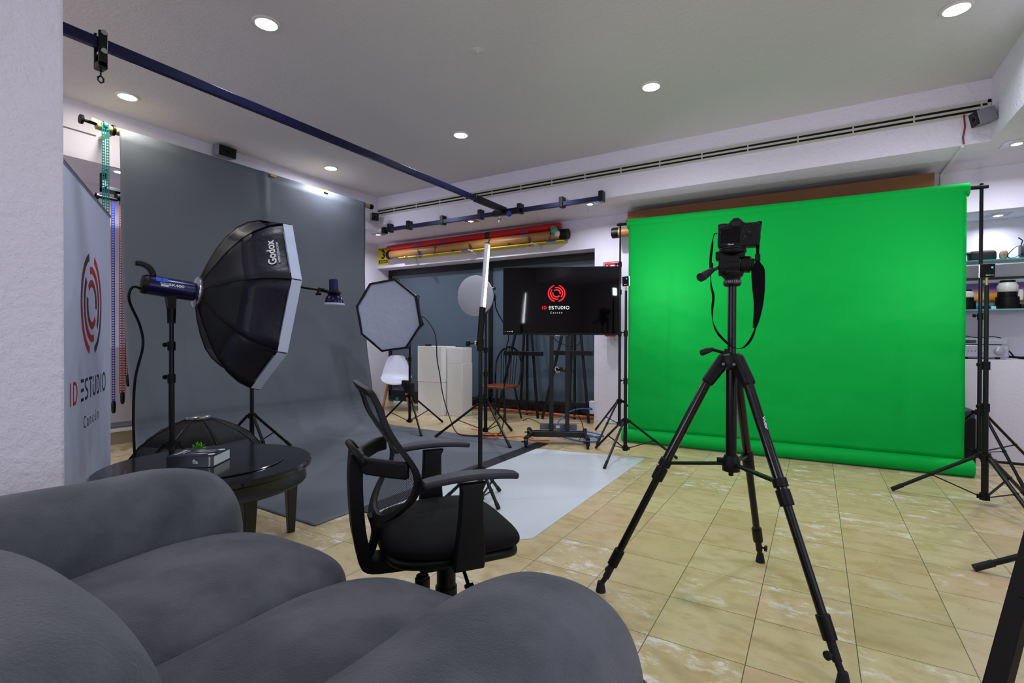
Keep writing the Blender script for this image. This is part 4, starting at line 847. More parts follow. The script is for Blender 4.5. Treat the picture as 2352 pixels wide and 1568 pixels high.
for k in range(4): obj('button', MB().cyl((1.375+k*.024,6.221,1.085),(1.375+k*.024,6.215,1.085),.0035), grey_print, t)
obj('feet', MB().box(1.0,1.45,6.25,6.45,1.055,1.063), black_plastic, t)
tag(obj('cable', MB().tube(smooth_path([(1.12,6.3,1.135),(1.2,6.3,1.14),(1.3,6.28,1.122),(1.38,6.27,1.135),(1.45,6.27,1.12)],5), .004, 6), black_plastic), 'thin black cable lying over the silver disc player', 'cable')
for i, (P, lb) in enumerate((([(1.49,6.4,1.05),(1.52,6.3,.99),(1.56,6.27,.94),(1.7,6.25,.935),(1.9,6.3,.935)],'black cable dropping from the amplifier to the counter'),([(1.5,6.3,.95),(1.58,6.25,.945),(1.66,6.3,.95),(1.75,6.24,.94),(1.9,6.26,.945)],'tangled dark cable on the niche counter right of the amplifier'))):
    tag(obj('cable', MB().tube(smooth_path(P,5), .006+.004*i, 6), black_plastic), lb, 'cable')
t = thing('waste_bin', 'dark navy bin on the floor behind the right edge of the green screen', 'bin', (1.0,5.85,0)); obj('bin_body', MB().box(.90,1.175,5.72,5.98,0,.44), black_plastic, t, bev=.02); obj('lid', MB().puff((1.038,5.85,.45),(.145,.135,.06),4,4,8), mat('navy_lid', (32,34,62), .4), t)
t = thing('floor_rod', 'black rod lying along the foot of the counter wall', 'rod', (1.6,5.98,.02)); obj('shaft', MB().cyl((1.30,5.98,.035),(2.3,6.03,.022),.012), black_metal, t); obj('grip', MB().cyl((1.26,5.978,.036),(1.36,5.983,.035),.022), black_plastic, t)

# ---------------------------------------------------------------- plinths
PG = 'white display plinths against the frosted window'
for (x0,x1,y0,y1,z0,z1,lb) in ((-4.965,-4.53,5.59,5.91,.001,.47,'white plinth box, lower of the left stack'),(-4.968,-4.525,5.585,5.91,.471,.985,'white plinth box, upper of the left stack'),
    (-4.51,-4.235,5.69,5.925,.001,.745,'tall white plinth box, lower of the right stack'),(-4.513,-4.24,5.69,5.92,.746,.967,'small white plinth box on top of the right stack')):
    tag(obj('plinth', MB().box(x0,x1,y0,y1,z0,z1), white_paint, bev=.004), lb, 'plinth', PG)
tag(obj('small_clamp', MB().box(-4.86,-4.76,5.62,5.65,.986,1.012), black_plastic, bev=.004), 'small black clamp lying on the left white plinth', 'clamp')

# ---------------------------------------------------------------- white shell chair
t = thing('shell_chair', 'white moulded plastic chair on splayed beech legs left of the plinths', 'chair', (-5.56,5.76,0), rad(-48))
b = MB()
def shell_f(u, v):
    y = (u-.5)*2; k = v                                  # v: 0 front lip of the seat, 1 top of the back
    pts = [(.235,.395,.20),(.22,.43,.215),(.12,.435,.235),(-.03,.425,.24),(-.15,.44,.235),(-.215,.52,.225),(-.235,.62,.20),(-.25,.72,.165),(-.262,.80,.125),(-.265,.825,.09)]
    q = k*(len(pts)-1); i = min(int(q), len(pts)-2); f = q-i; x, z, wd = [pts[i][j]*(1-f)+pts[i+1][j]*f for j in range(3)]
    if k < .5: z += .055*abs(y)**2.5; 
    else: x += .05*abs(y)**2.2
    return (x, y*wd, z)
b.grid(shell_f, 18, 27); s1 = obj('seat_shell', b, mat('white_shell', (226,226,240), .35), t, smooth=80, local=True); sm = s1.modifiers.new('solid','SOLIDIFY'); sm.thickness = .008; sb = s1.modifiers.new('sub','SUBSURF'); sb.levels = 1; sb.render_levels = 1
for sx, sy in ((1,1),(1,-1),(-1,1),(-1,-1)):
    b = MB(); b.cyl((sx*.10,sy*.12,.41),(sx*.20,sy*.205,.003),.017,.012); obj('leg', b, wood_leg, t, local=True)
b = MB()
for sy in (1,-1): b.cyl((.13,sy*.145,.30),(-.09,sy*.11,.40),.004); b.cyl((-.13,sy*.145,.30),(.09,sy*.11,.40),.004); b.cyl((sy*.13,.15,.29),(sy*.10,-.12,.40),.004); b.cyl((sy*.13,-.15,.29),(sy*.10,.12,.40),.004)
b.box(-.11,.11,-.13,.13,.395,.405); obj('wire_brace', b, black_metal, t, local=True)
t = thing('power_strip', 'white power strip with a teal plug on the floor behind the shell chair', 'power strip', (-5.95,6.1,0)); obj('strip_body', MB().box(-6.05,-5.66,6.2,6.27,0,.045), white_plastic, t, bev=.008); obj('plug', MB().box(-6.0,-5.96,6.2,6.24,.045,.11), teal_plastic, t, bev=.006)

# ---------------------------------------------------------------- windsor chair
t = thing('windsor_chair', 'black hoop-back spindle chair with brown wooden seat in front of the window', 'chair', (-3.68,5.8,0))
cx, cy = -3.68, 5.80
b = MB(); b.prism([(cx-.20,cy-.21),(cx+.20,cy-.21),(cx+.215,cy-.05),(cx+.20,cy+.17),(cx+.1,cy+.215),(cx-.1,cy+.215),(cx-.20,cy+.17),(cx-.215,cy-.05)], .032, Matrix.Translation((0,0,.435))); obj('seat', b, wood_seat, t, bev=.01)
hoop = [(cx-.19+.0,cy+.17,.465),(cx-.205,cy+.20,.62),(cx-.20,cy+.22,.78),(cx-.15,cy+.235,.90),(cx-.07,cy+.24,.965),(cx+0,cy+.24,.98),(cx+.07,cy+.24,.965),(cx+.15,cy+.235,.90),(cx+.20,cy+.22,.78),(cx+.205,cy+.20,.62),(cx+.19,cy+.17,.465)]
obj('hoop', MB().tube(smooth_path(hoop,5), .014, 10), black_gloss, t)
for i in range(7):
    x = -.12+.04*i; top = .975-.9*x*x*2.2; obj('spindle', MB().cyl((cx+x*.9,cy+.19,.46),(cx+x*1.1,cy+.238,top),.006), black_gloss, t)
for sx, sy in ((-1,-1),(1,-1),(-1,1),(1,1)): obj('leg', MB().tube([(cx+sx*.14,cy+sy*.14,.44),(cx+sx*.175,cy+sy*.17,.22),(cx+sx*.215,cy+sy*.205,.004)], [.014,.019,.012], 12), black_gloss, t)
b = MB(); b.cyl((cx-.18,cy-.175,.2),(cx-.18,cy+.175,.2),.009); b.cyl((cx+.18,cy-.175,.2),(cx+.18,cy+.175,.2),.009); b.cyl((cx-.18,cy,.2),(cx+.18,cy,.2),.009); obj('stretcher', b, black_gloss, t)

# ---------------------------------------------------------------- easels
def easel(label, ax, az, lx, rx, trz, trx0, trx1, brz, y=6.12):
    t = thing('easel', label, 'easel', (ax,y,0)); yt = y+.16
    A = V((ax,yt,az))
    for x in (lx, rx): obj('leg', MB().bar((x,y,.003), A+V(((x-ax)*.06,0,.02)), .035, .022, up=(0,1,0)), black_paint, t, bev=.002)
    obj('rear_leg', MB().bar((ax-.02,y+.2,.003), A+V((0,0,-.06)), .03, .02, up=(0,1,0)), black_paint, t, bev=.002)
    yz = lambda z: y+(yt-y)*z/az
    obj('mast', MB().bar((ax-.02,yz(brz)-.0,brz), (ax,yz(az)-.03,az+.06), .035, .02, up=(0,1,0)), black_paint, t, bev=.002)
    b = MB(); b.box(trx0,trx1,yz(trz)-.07,yz(trz)-.01,trz-.025,trz+.035); obj('tray', b, black_paint, t, bev=.003)
    f = brz/az; b = MB(); b.bar((lx+(ax-lx)*f,yz(brz)-.02,brz),(rx+(ax-rx)*f,yz(brz)-.02,brz),.018,.045,up=(0,0,1)); obj('crossbar', b, black_paint, t, bev=.002)
easel('black wooden easel behind the spindle chair, left of two', -3.53, 1.82, -3.93, -3.27, .885, -3.83, -3.22, .21)
easel('black wooden easel behind the television trolley, right of two', -2.79, 1.80, -3.2, -2.52, .905, -3.06, -2.49, .235)

# ---------------------------------------------------------------- standing banner with logo
BR = V((-4.49,1.67,0)); bd = V((.882,-.471,0)).normalized(); BLn = 1.41
BM = frame(BR+bd*BLn, -bd, (0,0,1))             # x to the right in the picture, y up, z toward the camera side
if BM.col[2].xyz.dot(V((0,0,1))-BR) < 0: pass
t = thing('logo_banner', 'tall white roll-up banner with red ring logo reading ID ESTUDIO Cancún', 'banner', BR+bd*BLn/2)
b = MB(); b.M = BM; b.box(0,BLn,.05,1.995,-.0015,.0015); obj('banner_sheet', b, mat('banner_vinyl', (208,213,240), .5), t)
b = MB(); b.M = BM; b.box(0,BLn,0,.06,-.06,.06); obj('base_cassette', b, chrome, t, bev=.01)
b = MB(); b.M = BM; b.box(0,BLn,1.99,2.005,-.01,.008); obj('top_rail', b, chrome, t)
sgn = 1 if (BM.to_3x3() @ V((0,0,1))).dot(V((0,0,0))-BR) > 0 else -1
def BP(x, y): return BM @ Matrix.Translation((x,y,.002 if sgn > 0 else -.002))
obj('banner_logo', rings(.318, bpal, BP(.735,1.31)), ink, t, smooth=0)
A, B = stroke_word(BP(.155,.735), .125, .019); obj('banner_lettering', A, print_red, t, smooth=0); obj('banner_lettering', B, print_black, t, smooth=0)
text('Cancún', 'banner_lettering', .105, print_black, t, BP(.71,.60), space=1.55)

# ---------------------------------------------------------------- round coffee table
tc_ = V((-2.67,1.42,0)); t = thing('coffee_table', 'round glossy black coffee table behind the sofa arm', 'table', tc_)
obj('table_top', MB().lathe([(.44,.425),(.478,.427),(.488,.436),(.488,.452),(.478,.46),(.001,.46)], 72, o=tc_), black_gloss, t)
obj('inset_disc', MB().lathe([(.345,.4605),(.35,.463),(.345,.4665),(.001,.4665)], 64, o=tc_), black_gloss, t)
wv = mat('woven_band', (12,12,13), .4); nt = wv.node_tree; ck = nt.nodes.new('ShaderNodeTexChecker'); ck.inputs['Scale'].default_value = 90; cc = nt.nodes.new('ShaderNodeTexCoord'); bu = nt.nodes.new('ShaderNodeBump'); bu.inputs['Distance'].default_value = .006; nt.links.new(cc.outputs['Object'], ck.inputs[0]); nt.links.new(ck.outputs[1], bu.inputs['Height']); nt.links.new(bu.outputs[0], nt.nodes['Principled BSDF'].inputs['Normal'])
obj('apron', MB().lathe([(.435,.35),(.46,.352),(.462,.36),(.458,.37),(.458,.415),(.462,.425)], 72, o=tc_), wv, t)
for a in (74,-6,254,174):
    p = tc_+rot(a,.405); q = rot(a); b = MB(); b.bar(p+V((0,0,.42)), p+V((0,0,.0)), .07, .07, up=q, w2=.036, h2=.036); obj('leg', b, black_paint, t, bev=.004)
t = thing('book', 'thick dark photography book lying on the coffee table', 'book', (-2.69,1.375,.4665), rad(36))
obj('pages', MB().box(-.103,.112,-.082,.088,.005,.052), page_m, t, local=True)
b = MB(); b.box(-.105,.115,-.09,.09,0,.005); b.box(-.105,.115,-.09,.09,.052,.057); b.box(-.105,.115,-.09,-.083,0,.057); cv = obj('cover', b, cover_m, t, bev=.0015, local=True)
LM = lambda x, y, z=.0575, r=0: WM[t] @ Matrix.Translation((x,y,z)) @ Matrix.Rotation(r,4,'Z')
text('Fotografía', 'lettering', .026, print_white, cv, LM(-.082,.0,r=PI/2), bold=.0004)
text('20th Century', 'lettering', .012, print_white, cv, LM(-.058,.0,r=PI/2))
b = MB(); b.M = LM(.01,0); random.seed(9)
for (pts) in ([(-.04,-.05),(.03,-.055),(.055,-.03),(.02,-.02),(.0,-.035)], [(-.045,-.01),(.0,.0),(.05,.045),(.06,.06),(.02,.04),(-.03,.03),(-.01,.015)], [(.02,-.01),(.06,.01),(.065,.025),(.03,.01)], [(-.05,.035),(-.02,.045),(.0,.06),(-.03,.06)]): b.prism(pts, .0004)
obj('cover_figure', b, mat('cover_pale_figure', (170,170,172), .5), cv)
b = MB(); b.M = LM(.09,0)
for yy in (-.055,.05): b.lathe([(.013,0),(.016,0),(.016,.0006),(.013,.0006)], 24, o=(0,yy,0))
obj('cover_rings', b, print_white, cv)
text('fía', 'lettering', .028, print_white, cv, WM[t] @ Matrix.Translation((.03,-.0905,.028)) @ Matrix.Rotation(PI/2,4,'X'), bold=.0004)
text('TASCHEN', 'lettering', .011, print_white, cv, WM[t] @ Matrix.Translation((.098,-.0905,.028)) @ Matrix.Rotation(PI/2,4,'X') @ Matrix.Rotation(PI/2,4,'Z'), bold=.0003)
pc = V((-2.885,1.475,.4665)); t = thing('succulent', 'small green succulent in a white dish beside the book', 'plant', pc)
obj('pot', MB().lathe([(.03,0),(.038,.012),(.04,.022),(.034,.022),(.03,.014),(.001,.014)], 28, o=pc), white_plastic, t)
for i in range(22):
    ring = i//8; a = i*137.5; el = (12,38,66)[ring]; L_ = (.052,.045,.036)[ring]; d = rot(a)*math.cos(rad(el))+V((0,0,math.sin(rad(el)))); sd = rot(a+90); up_ = d.cross(sd); p = pc+V((0,0,.022+.006*ring))
    b = MB(); b.add([p-sd*.004, p+sd*.004, p+d*L_*.55+sd*.0085, p+d*L_+V((0,0,.004)), p+d*L_*.55-sd*.0085, p+d*L_*.5-up_*.005, p+d*L_*.5+up_*.003], [(0,1,6),(1,2,6),(2,3,6),(3,4,6),(4,0,6),(1,0,5),(2,1,5),(3,2,5),(4,3,5),(0,4,5)]); obj('leaf', b, leaf, t, smooth=60)

# ---------------------------------------------------------------- camera on tripod
tcx = V((-.3,2.266,0)); t = thing('camera_tripod', 'tall black camera tripod standing on the tiles in front of the green screen', 'tripod', tcx)
Pz = lambda z: tcx+V((0,0,z))
obj('centre_column', MB().cyl(Pz(.60),Pz(1.02),.0215,n=20), black_metal, t)
obj('extension_column', MB().cyl(Pz(1.0),Pz(1.335),.0165,n=20), black_metal, t)
b = MB(); b.lathe([(.03,.98),(.048,.99),(.052,1.02),(.046,1.04),(.03,1.048)], 24, o=tcx); obj('shoulder', b, black_plastic, t)
b = MB(); b.lathe([(.018,.555),(.034,.56),(.036,.60),(.026,.625)], 20, o=tcx); b.cyl(Pz(.54),Pz(.56),.01); b.cyl(Pz(.6)+rot(190,.03), Pz(.6)+rot(190,.055), .012); obj('spreader_hub', b, black_plastic, t)
feet = [(-.801,2.089),(-.231,2.78),(.081,1.924)]
for i, f in enumerate(feet):
    F = V((f[0],f[1],.02)); d = (V((f[0],f[1],0))-tcx).normalized(); a = Pz(1.02)+d*.052; ld = (F-a).normalized(); K = lambda s: a+(F-a)*s
    obj('leg_joint', MB().bar(Pz(1.035)+d*.02, K(.10), .05, .055, up=V((0,0,1)), w2=.05, h2=.046), black_plastic, t, bev=.012)
    lg = obj('leg', MB().cyl(K(.06),K(.47),.0195,n=18), black_gloss, t)
    obj('leg_section', MB().cyl(K(.45),K(.86),.0155,n=18), black_metal, lg)
    obj('leg_lock', MB().cyl(K(.425),K(.455),.026,n=16).cyl(K(.462),K(.515),.025,n=16), black_plastic, lg, bev=.003)
    obj('leg_lock', MB().cyl(K(.83),K(.90),.0225,n=16), black_plastic, lg, bev=.003)
    sdv = ld.cross(V((0,0,1))).normalized(); b = MB(); b.cyl(K(.90),K(.955),.0145); b.cyl(K(.935),K(.935)+sdv*.03,.005); b.cyl(K(.935)+sdv*.026,K(.935)+sdv*.036,.014); b.cyl(K(.95),V((f[0],f[1],.03)),.011); b.cyl(V((f[0],f[1],.045)),V((f[0],f[1],.002)),.014,.022); obj('foot', b, dark_rubber, lg)
    m_ = K(.44); b = MB(); b.bar(Pz(.59)+d*.03, m_-d*.02, .022, .012); obj('spreader_arm', b, black_metal, t, bev=.002)
    if i == 0: obj("blue_label", MB().cyl(K(.20)+V((-.0165,.002,0)),K(.255)+V((-.0165,.002,0)),.0042,n=10), tape_blue, lg)
    if i == 2:
        M_ = frame(K(.24)+V((.0,-.02,.0))+sdv*0, ld, V((1,0,.3)));
        cdir = (V((0,0,1.11))-K(.24)).normalized(); zdir = (cdir*.6+V((.8,-.1,0))); zdir = (zdir-ld*zdir.dot(ld)).normalized(); ydir = zdir.cross(ld); text('Vivitar', 'lettering', .019, print_white, lg, frame(K(.24)+zdir*.0202, ld, ydir), bold=.0004)
b = MB(); q = Pz(1.045); hd = V((-.97,-.1,.12)).normalized(); b.cyl(q, q+hd*.03+V((0,0,.002)), .018); b.cyl(q+hd*.02, q+V((-.075,-.01,.018)), .007); obj('crank_arm', b, black_plastic, t)
obj('crank_handle', MB().tube([q+V((-.07,-.01,.02)),q+V((-.095,-.012,.012)),q+V((-.115,-.014,.004)),q+V((-.122,-.014,.002))], [.008,.013,.014,.01], 12), dark_rubber, t)
for px in (-.024,.016): obj('bolt', MB().cyl(Pz(1.005)+V((px,-.048,0)),Pz(1.005)+V((px,-.056,0)),.006), mat('dull_bolt', (95,95,98), .4, .8), t)
# head
rzc = rad(7); CM = Matrix.Translation(tcx) @ Matrix.Rotation(rzc,4,'Z')      # local x right, y away, z up
h = obj('pan_head', (lambda b: (setattr(b,'M',CM), b.lathe([(.028,1.325),(.034,1.333),(.034,1.352),(.03,1.356),(.042,1.37),(.045,1.385)],28), b.cyl((-.052,.0,1.408),(.03,.0,1.408),.038,n=24), b.box(-.048,.026,-.034,.04,1.385,1.45), b.box(-.064,-.03,-.026,.03,1.436,1.470), b.box(-.045,.048,-.03,.035,1.44,1.472), b.lathe([(.03,1.45),(.052,1.462),(.055,1.474),(.04,1.476)],28), b)[-1])(MB()), black_plastic, t, bev=.009)
b = MB(); b.M = CM; b.lathe([(.0345,1.334),(.0355,1.336),(.0355,1.349),(.0345,1.351)], 28); obj('degree_ring', b, mat('ring_grey', (40,38,34), .4), h)
b = MB(); b.M = CM
for k in range(12):
    a = rad(200+k*12); b.cbox((.0357*math.cos(a),.0357*math.sin(a),1.343),(.0008,.0008,.004),a)
obj('degree_marks', b, grey_print, h)
b = MB(); b.M = CM; b.cyl((.03,0,1.415),(.07,0,1.412),.034,n=24); b.cyl((.065,0,1.412),(.082,0,1.41),.026,n=24); obj('tilt_knob', b, black_plastic, h, bev=.004)
b = MB(); b.M = CM; b.cyl((-.05,-.02,1.405),(-.078,-.05,1.388),.007); b.tube([(-.074,-.045,1.392),(-.09,-.07,1.378),(-.108,-.10,1.362),(-.116,-.115,1.355)], [.010,.015,.019,.018], 14); obj('pan_handle', b, mat('handle_rubber', (14,14,22), .5), h)
b = MB(); b.M = CM; b.lathe([(.001,1.474),(.048,1.474),(.051,1.478),(.051,1.484),(.001,1.484)], 28); obj('quick_release_plate', b, black_plastic, h)
# camera body
t = thing('dslr_camera', 'black DSLR camera seen from behind on top of the tripod, strap hanging', 'camera', Pz(1.484), rzc)
ZB = 0.0                                         # local z from plate
body = MB(); body.prism([(-.070,.0),(.074,.0),(.083,.006),(.086,.03),(.086,.085),(.078,.094),(.032,.095),(.022,.100),(.016,.108),(.010,.1135),(.002,.116),(-.010,.116),(-.018,.1135),(-.024,.108),(-.030,.100),(-.038,.093),(-.066,.090),(-.072,.082),(-.074,.01)], .062, Matrix.Translation((.018,.03,0)) @ Matrix.Rotation(PI/2,4,'X'))
bd_ = obj('camera_body', body, black_plastic, t, bev=.004, local=True)
b = MB(); b.lathe([(.022,0),(.023,.012),(.018,.014)], 24, o=(-.034,-.0,.087)); obj('mode_dial', b, black_plastic, bd_, local=True)
b = MB(); b.box(-.046,.032,-.0345,-.031,.018,.074); obj('rear_screen', b, screen_m, bd_, bev=.002, local=True)
b = MB(); b.box(-.004,.030,-.046,-.031,.079,.100); obj('viewfinder', b, dark_rubber, bd_, bev=.003, local=True)
b = MB(); b.lathe([(.014,0),(.0155,.001),(.0155,.003),(.012,.0035)], 28, axis=(0,-1,0), o=(.058,-.031,.045)); b.lathe([(.005,0),(.005,.0045)],16,axis=(0,-1,0),o=(.058,-.031,.045)); obj('control_wheel', b, black_gloss, bd_, local=True)
b = MB()
for (x, z) in ((.045,.082),(.042,.068),(.042,.058),(.042,.03),(.056,.066),(-.045,.083),(-.036,.083),(.075,.087)): b.cyl((x,-.031,z),(x,-.0335,z),.0028,n=10)
obj('button', b, mat('button_grey', (30,30,34), .4), bd_, local=True)
text('Canon', 'lettering', .0085, print_white, bd_, WM[t] @ Matrix.Translation((-.006,-.0348,.0105)) @ Matrix.Rotation(PI/2,4,'X'), bold=.0002)
b = MB(); b.box(.002,.024,-.018,.012,.112,.117); b.v = [p+V((0,0,.003)) for p in b.v]; obj('hot_shoe', b, black_metal, bd_, local=True)
b = MB(); b.lathe([(.034,0),(.036,.01),(.036,.05),(.04,.06),(.041,.11),(.047,.15),(.047,.155)], 32, axis=(0,1,0), o=(.013,.03,.045)); obj('lens', b, black_plastic, bd_, local=True)
# strap, hanging down both sides
sc_ = .00181
def SP(px, py, y=-.02): return CM @ V(((px-1684)*sc_+.002, y, 1.11+(775-py)*sc_))
L1 = smooth_path([SP(1650,533,-.0),SP(1645,534,-.01),SP(1642,545),SP(1640,565),SP(1637,595),SP(1637,625),SP(1639,655,-.03),SP(1644,680,-.035),SP(1642,705,-.04),SP(1643,735,-.045),SP(1652,760,-.045),SP(1668,780,-.045),SP(1686,795,-.045),SP(1703,797,-.045),SP(1717,785,-.045),SP(1727,765,-.045),SP(1732,745,-.04)],4)
side1 = [ (CM.to_3x3() @ V((math.cos(i*.22)*.9,math.sin(i*.22),.0))) for i in range(len(L1)) ]
st = obj('strap', MB().ribbon(L1, .012, .0025, side1, ws=[.005 if i < 10 else .010 for i in range(len(L1))]), mat('strap_nylon', (4,4,6), .85, spec=.1), t)
L2 = smooth_path([SP(1729,752,-.04),SP(1734,725,-.035),SP(1737,695,-.03),SP(1737,665,-.025),SP(1736,632,-.02),SP(1735,612,-.015),SP(1735,596,-.01)],5)
wsl = [.012,.014,.018,.022,.024,.026,.028,.03,.032,.034,.036,.038,.040,.042,.044,.046,.047,.048,.049,.050,.050,.050,.049,.046,.042,.034,.026,.018,.014,.012,.011]
obj('strap_pad', MB().ribbon(L2, .04, .004, (CM.to_3x3() @ V((1,-.2,0))), ws=[wsl[min(i,len(wsl)-1)] for i in range(len(L2))]), mat('strap_pad_leather', (4,4,7), .75, spec=.12), st)
L3 = smooth_path([SP(1735,598,-.01),SP(1735,575,-.008),SP(1736,545,-.005),SP(1739,512,.0)],4)
obj('strap_end', MB().ribbon(L3, .014, .0025, (CM.to_3x3() @ V((1,.1,0))), ws=[.010+.0006*i for i in range(len(L3))]), mat('strap_end_nylon', (4,4,6), .85, spec=.1), st)
b = MB(); b.M = frame(SP(1735,594,-.01), CM.to_3x3() @ V((1,0,0)), (0,0,1)); b.box(-.010,.010,-.014,.014,-.004,.004); obj('strap_buckle', b, black_plastic, st, bev=.002)
b = MB(); b.M = frame(SP(1639,612,-.02), CM.to_3x3() @ V((1,0,0)), (0,0,1)); b.box(-.007,.007,-.02,.02,-.004,.004); obj('strap_buckle', b, black_plastic, st, bev=.002)

# ---------------------------------------------------------------- office chair
OC = V((-1.107,1.41,0)); oc_r = rad(54); t = thing('office_chair', 'black mesh-back office chair with armrests beside the sofa', 'office chair', OC, oc_r)
# local: x forward, y to the far side, z up
b = MB(); b.puff((-.015,0,.452),(.232,.246,.045),3.6,2.5,20,crown=.012,ax='z')
b.v = [V((p.x, p.y*(1-.12*max(0,-p.x/.25)), p.z-.030*max(0,(p.x-.08)/.15)**2)) for p in b.v]
obj('seat_cushion', b, seat_mesh, t, smooth=80, local=True)
b = MB(); b.puff((-.015,0,.408),(.226,.222,.032),4,3,14,ax='z'); b.v = [V((p.x, p.y*(1-.12*max(0,-p.x/.25)), p.z-.030*max(0,(p.x-.08)/.15)**2)) for p in b.v]
obj('seat_shell', b, black_plastic, t, smooth=80, local=True)
for s in (-1,1):
    y = s*.247
    b = MB(); n2 = 12
    ps = [V((-.152+.305*i/n2, y, .672+.014*math.sin(PI*i/n2)**.8)) for i in range(n2+1)]
    b.ribbon(ps, .06, .02, (0,1,0), ws=[.045+.022*math.sin(PI*min(1,.12+.9*i/n2))**.5 for i in range(n2+1)]); obj('armrest', b, arm_plastic, t, bev=.007, local=True, seg=3)
    b = MB(); prof_ = [(.665,.005,.085),(.64,.0,.072),(.55,-.002,.078),(.48,-.004,.092),(.43,-.006,.10),(.398,-.010,.10)]
    for (z0,x0,w0),(z1,x1,w1) in zip(prof_,prof_[1:]):
        yy0, yy1 = y+s*.002, y+s*.002; b.add([(x0-w0/2,yy0-.014,z0),(x0+w0/2,yy0-.014,z0),(x0+w0/2,yy0+.014,z0),(x0-w0/2,yy0+.014,z0),(x1-w1/2,yy1-.014,z1),(x1+w1/2,yy1-.014,z1),(x1+w1/2,yy1+.014,z1),(x1-w1/2,yy1+.014,z1)], [(0,1,5,4),(1,2,6,5),(2,3,7,6),(3,0,4,7)]+([(3,2,1,0)] if z0 == .665 else [])+([(4,5,6,7)] if z1 == .398 else []))
    b.box(-.06,.04,min(y*.5,y),max(y*.5,y),.40,.42); obj('arm_support', b, black_plastic, t, bev=.006, local=True)
def bk(y, z):                                     # curved surface of the back
    a = -.292+.115*math.exp(-((z-.67)/.14)**2)-.02*max(0,(z-.9)/.06); return V((a+.55*y*y*(.7 if z > .6 else .5), y, z))
outl = [(.185,.955),(.208,.93),(.222,.86),(.231,.78),(.234,.70),(.226,.64),(.198,.58),(.14,.54),(.07,.515),(0,.51)]
outl = outl+[(-y,z) for y, z in outl[-2::-1]]+[(-.09,.962),(0,.965),(.09,.962)]
def rim(pts, w_, th):
    k = len(pts); vs = []; fs = []
    cz = .73
    for i, (y, z) in enumerate(pts):
        y0, z0 = pts[i-1]; y1, z1 = pts[(i+1)%k]; d = V((0,y1-y0,z1-z0)).normalized(); inn = V((0,-d.z,d.y)); c_ = V((0,0-y,cz-z)); inn = inn if inn.dot(c_) > 0 else -inn
        yi, zi = y+inn.y*w_, z+inn.z*w_; o_ = bk(y,z); i_ = bk(yi,zi)
        vs += [o_+V((-th,0,0)), o_+V((th*.6,0,0)), i_+V((th*.4,0,0)), i_+V((-th*.8,0,0))]
    for i in range(k):
        a = i*4; c_ = ((i+1)%k)*4; fs += [(a+j, a+(j+1)%4, c_+(j+1)%4, c_+j) for j in range(4)]
    return MB().add(vs, fs)
dense = []
for i in range(len(outl)):
    p0 = outl[i-1]; p1 = outl[i]; p2 = outl[(i+1)%len(outl)]; p3 = outl[(i+2)%len(outl)]
    for q in range(4):
        s_t = q/4; dense.append(tuple(.5*((2*p1[j])+(p2[j]-p0[j])*s_t+(2*p0[j]-5*p1[j]+4*p2[j]-p3[j])*s_t**2+(3*p1[j]-p0[j]-3*p2[j]+p3[j])*s_t**3) for j in (0,1)))
obj('back_frame', rim(dense, .024, .012), black_plastic, t, smooth=60, bev=.004, local=True)
def inside(y, z):
    ins = False; k = len(dense)
    for i in range(k):
        (y1,z1),(y2,z2) = dense[i],dense[(i+1)%k]
        if (z1 > z) != (z2 > z) and y < (y2-y1)*(z-z1)/(z2-z1)+y1: ins = not ins
    return ins
b = MB(); uvs = []; step = .012; ny = 38; nz = 40; idx = {}
for j in range(nz+1):
    for i in range(ny+1):
        y = -.24+.48*i/ny; z = .505+.46*j/nz; idx[i,j] = len(b.v); b.v.append(bk(y,z)); uvs.append((y,z))
for j in range(nz):
    for i in range(ny):
        y = -.24+.48*(i+.5)/ny; z = .505+.46*(j+.5)/nz
        if inside(y, z) and all(inside(y+dy_, z+dz_) for dy_ in (-.012,.012) for dz_ in (-.012,.012)): b.f.append((idx[i,j],idx[i+1,j],idx[i+1,j+1],idx[i,j+1]))
b.uv = uvs; obj('back_mesh', b, back_net, t, smooth=60, local=True)
b = MB(); b.ribbon([bk(-.22,.712)+V((-.02,0,0)),V((-.225,-.19,.712)),V((-.29,-.09,.705)),V((-.31,0,.705)),V((-.29,.09,.705)),V((-.225,.19,.712)),bk(.22,.712)+V((-.02,0,0))], .052, .022, (0,0,1)); obj('lumbar_band', b, black_plastic, t, bev=.006, local=True)
b = MB(); b.tube(smooth_path([(-.30,-.09,.715),(-.325,-.07,.75),(-.34,0,.765),(-.325,.07,.75),(-.30,.09,.715)],4), .010, 10); obj('back_handle', b, black_plastic, t, local=True)
b = MB(); b.ribbon(smooth_path([(-.315,0,.735),(-.32,0,.64),(-.312,0,.50),(-.30,0,.43),(-.29,0,.385),(-.265,0,.362),(-.15,0,.355),(-.05,0,.355)],4), .095, .042, (0,1,0)); obj('spine', b, black_plastic, t, bev=.007, local=True)
b = MB(); b.ribbon(smooth_path([(-.27,0,.52),(-.255,0,.46),(-.27,0,.40),(-.30,0,.38)],3), .05, .02, (0,1,0)); obj('back_bracket', b, black_plastic, t, bev=.004, local=True)
b = MB(); b.box(-.12,.10,-.08,.08,.325,.366); obj('mechanism', b, black_metal, t, bev=.01, local=True)
b = MB(); b.lathe([(.02,.34),(.024,.30),(.024,.225),(.02,.215)], 24, o=(-.12,-.11,.0)); b.lathe([(.001,.215),(.02,.215),(.024,.23),(.024,.33),(.02,.335)], 24, o=(-.12,-.11,0)); obj('tension_knob', b, black_plastic, t, local=True)
b = MB(); b.cyl((.02,-.09,.34),(.02,-.17,.30),.006); b.bar((.02,-.16,.305),(.03,-.22,.285),.03,.01); obj('height_lever', b, black_plastic, t, local=True)
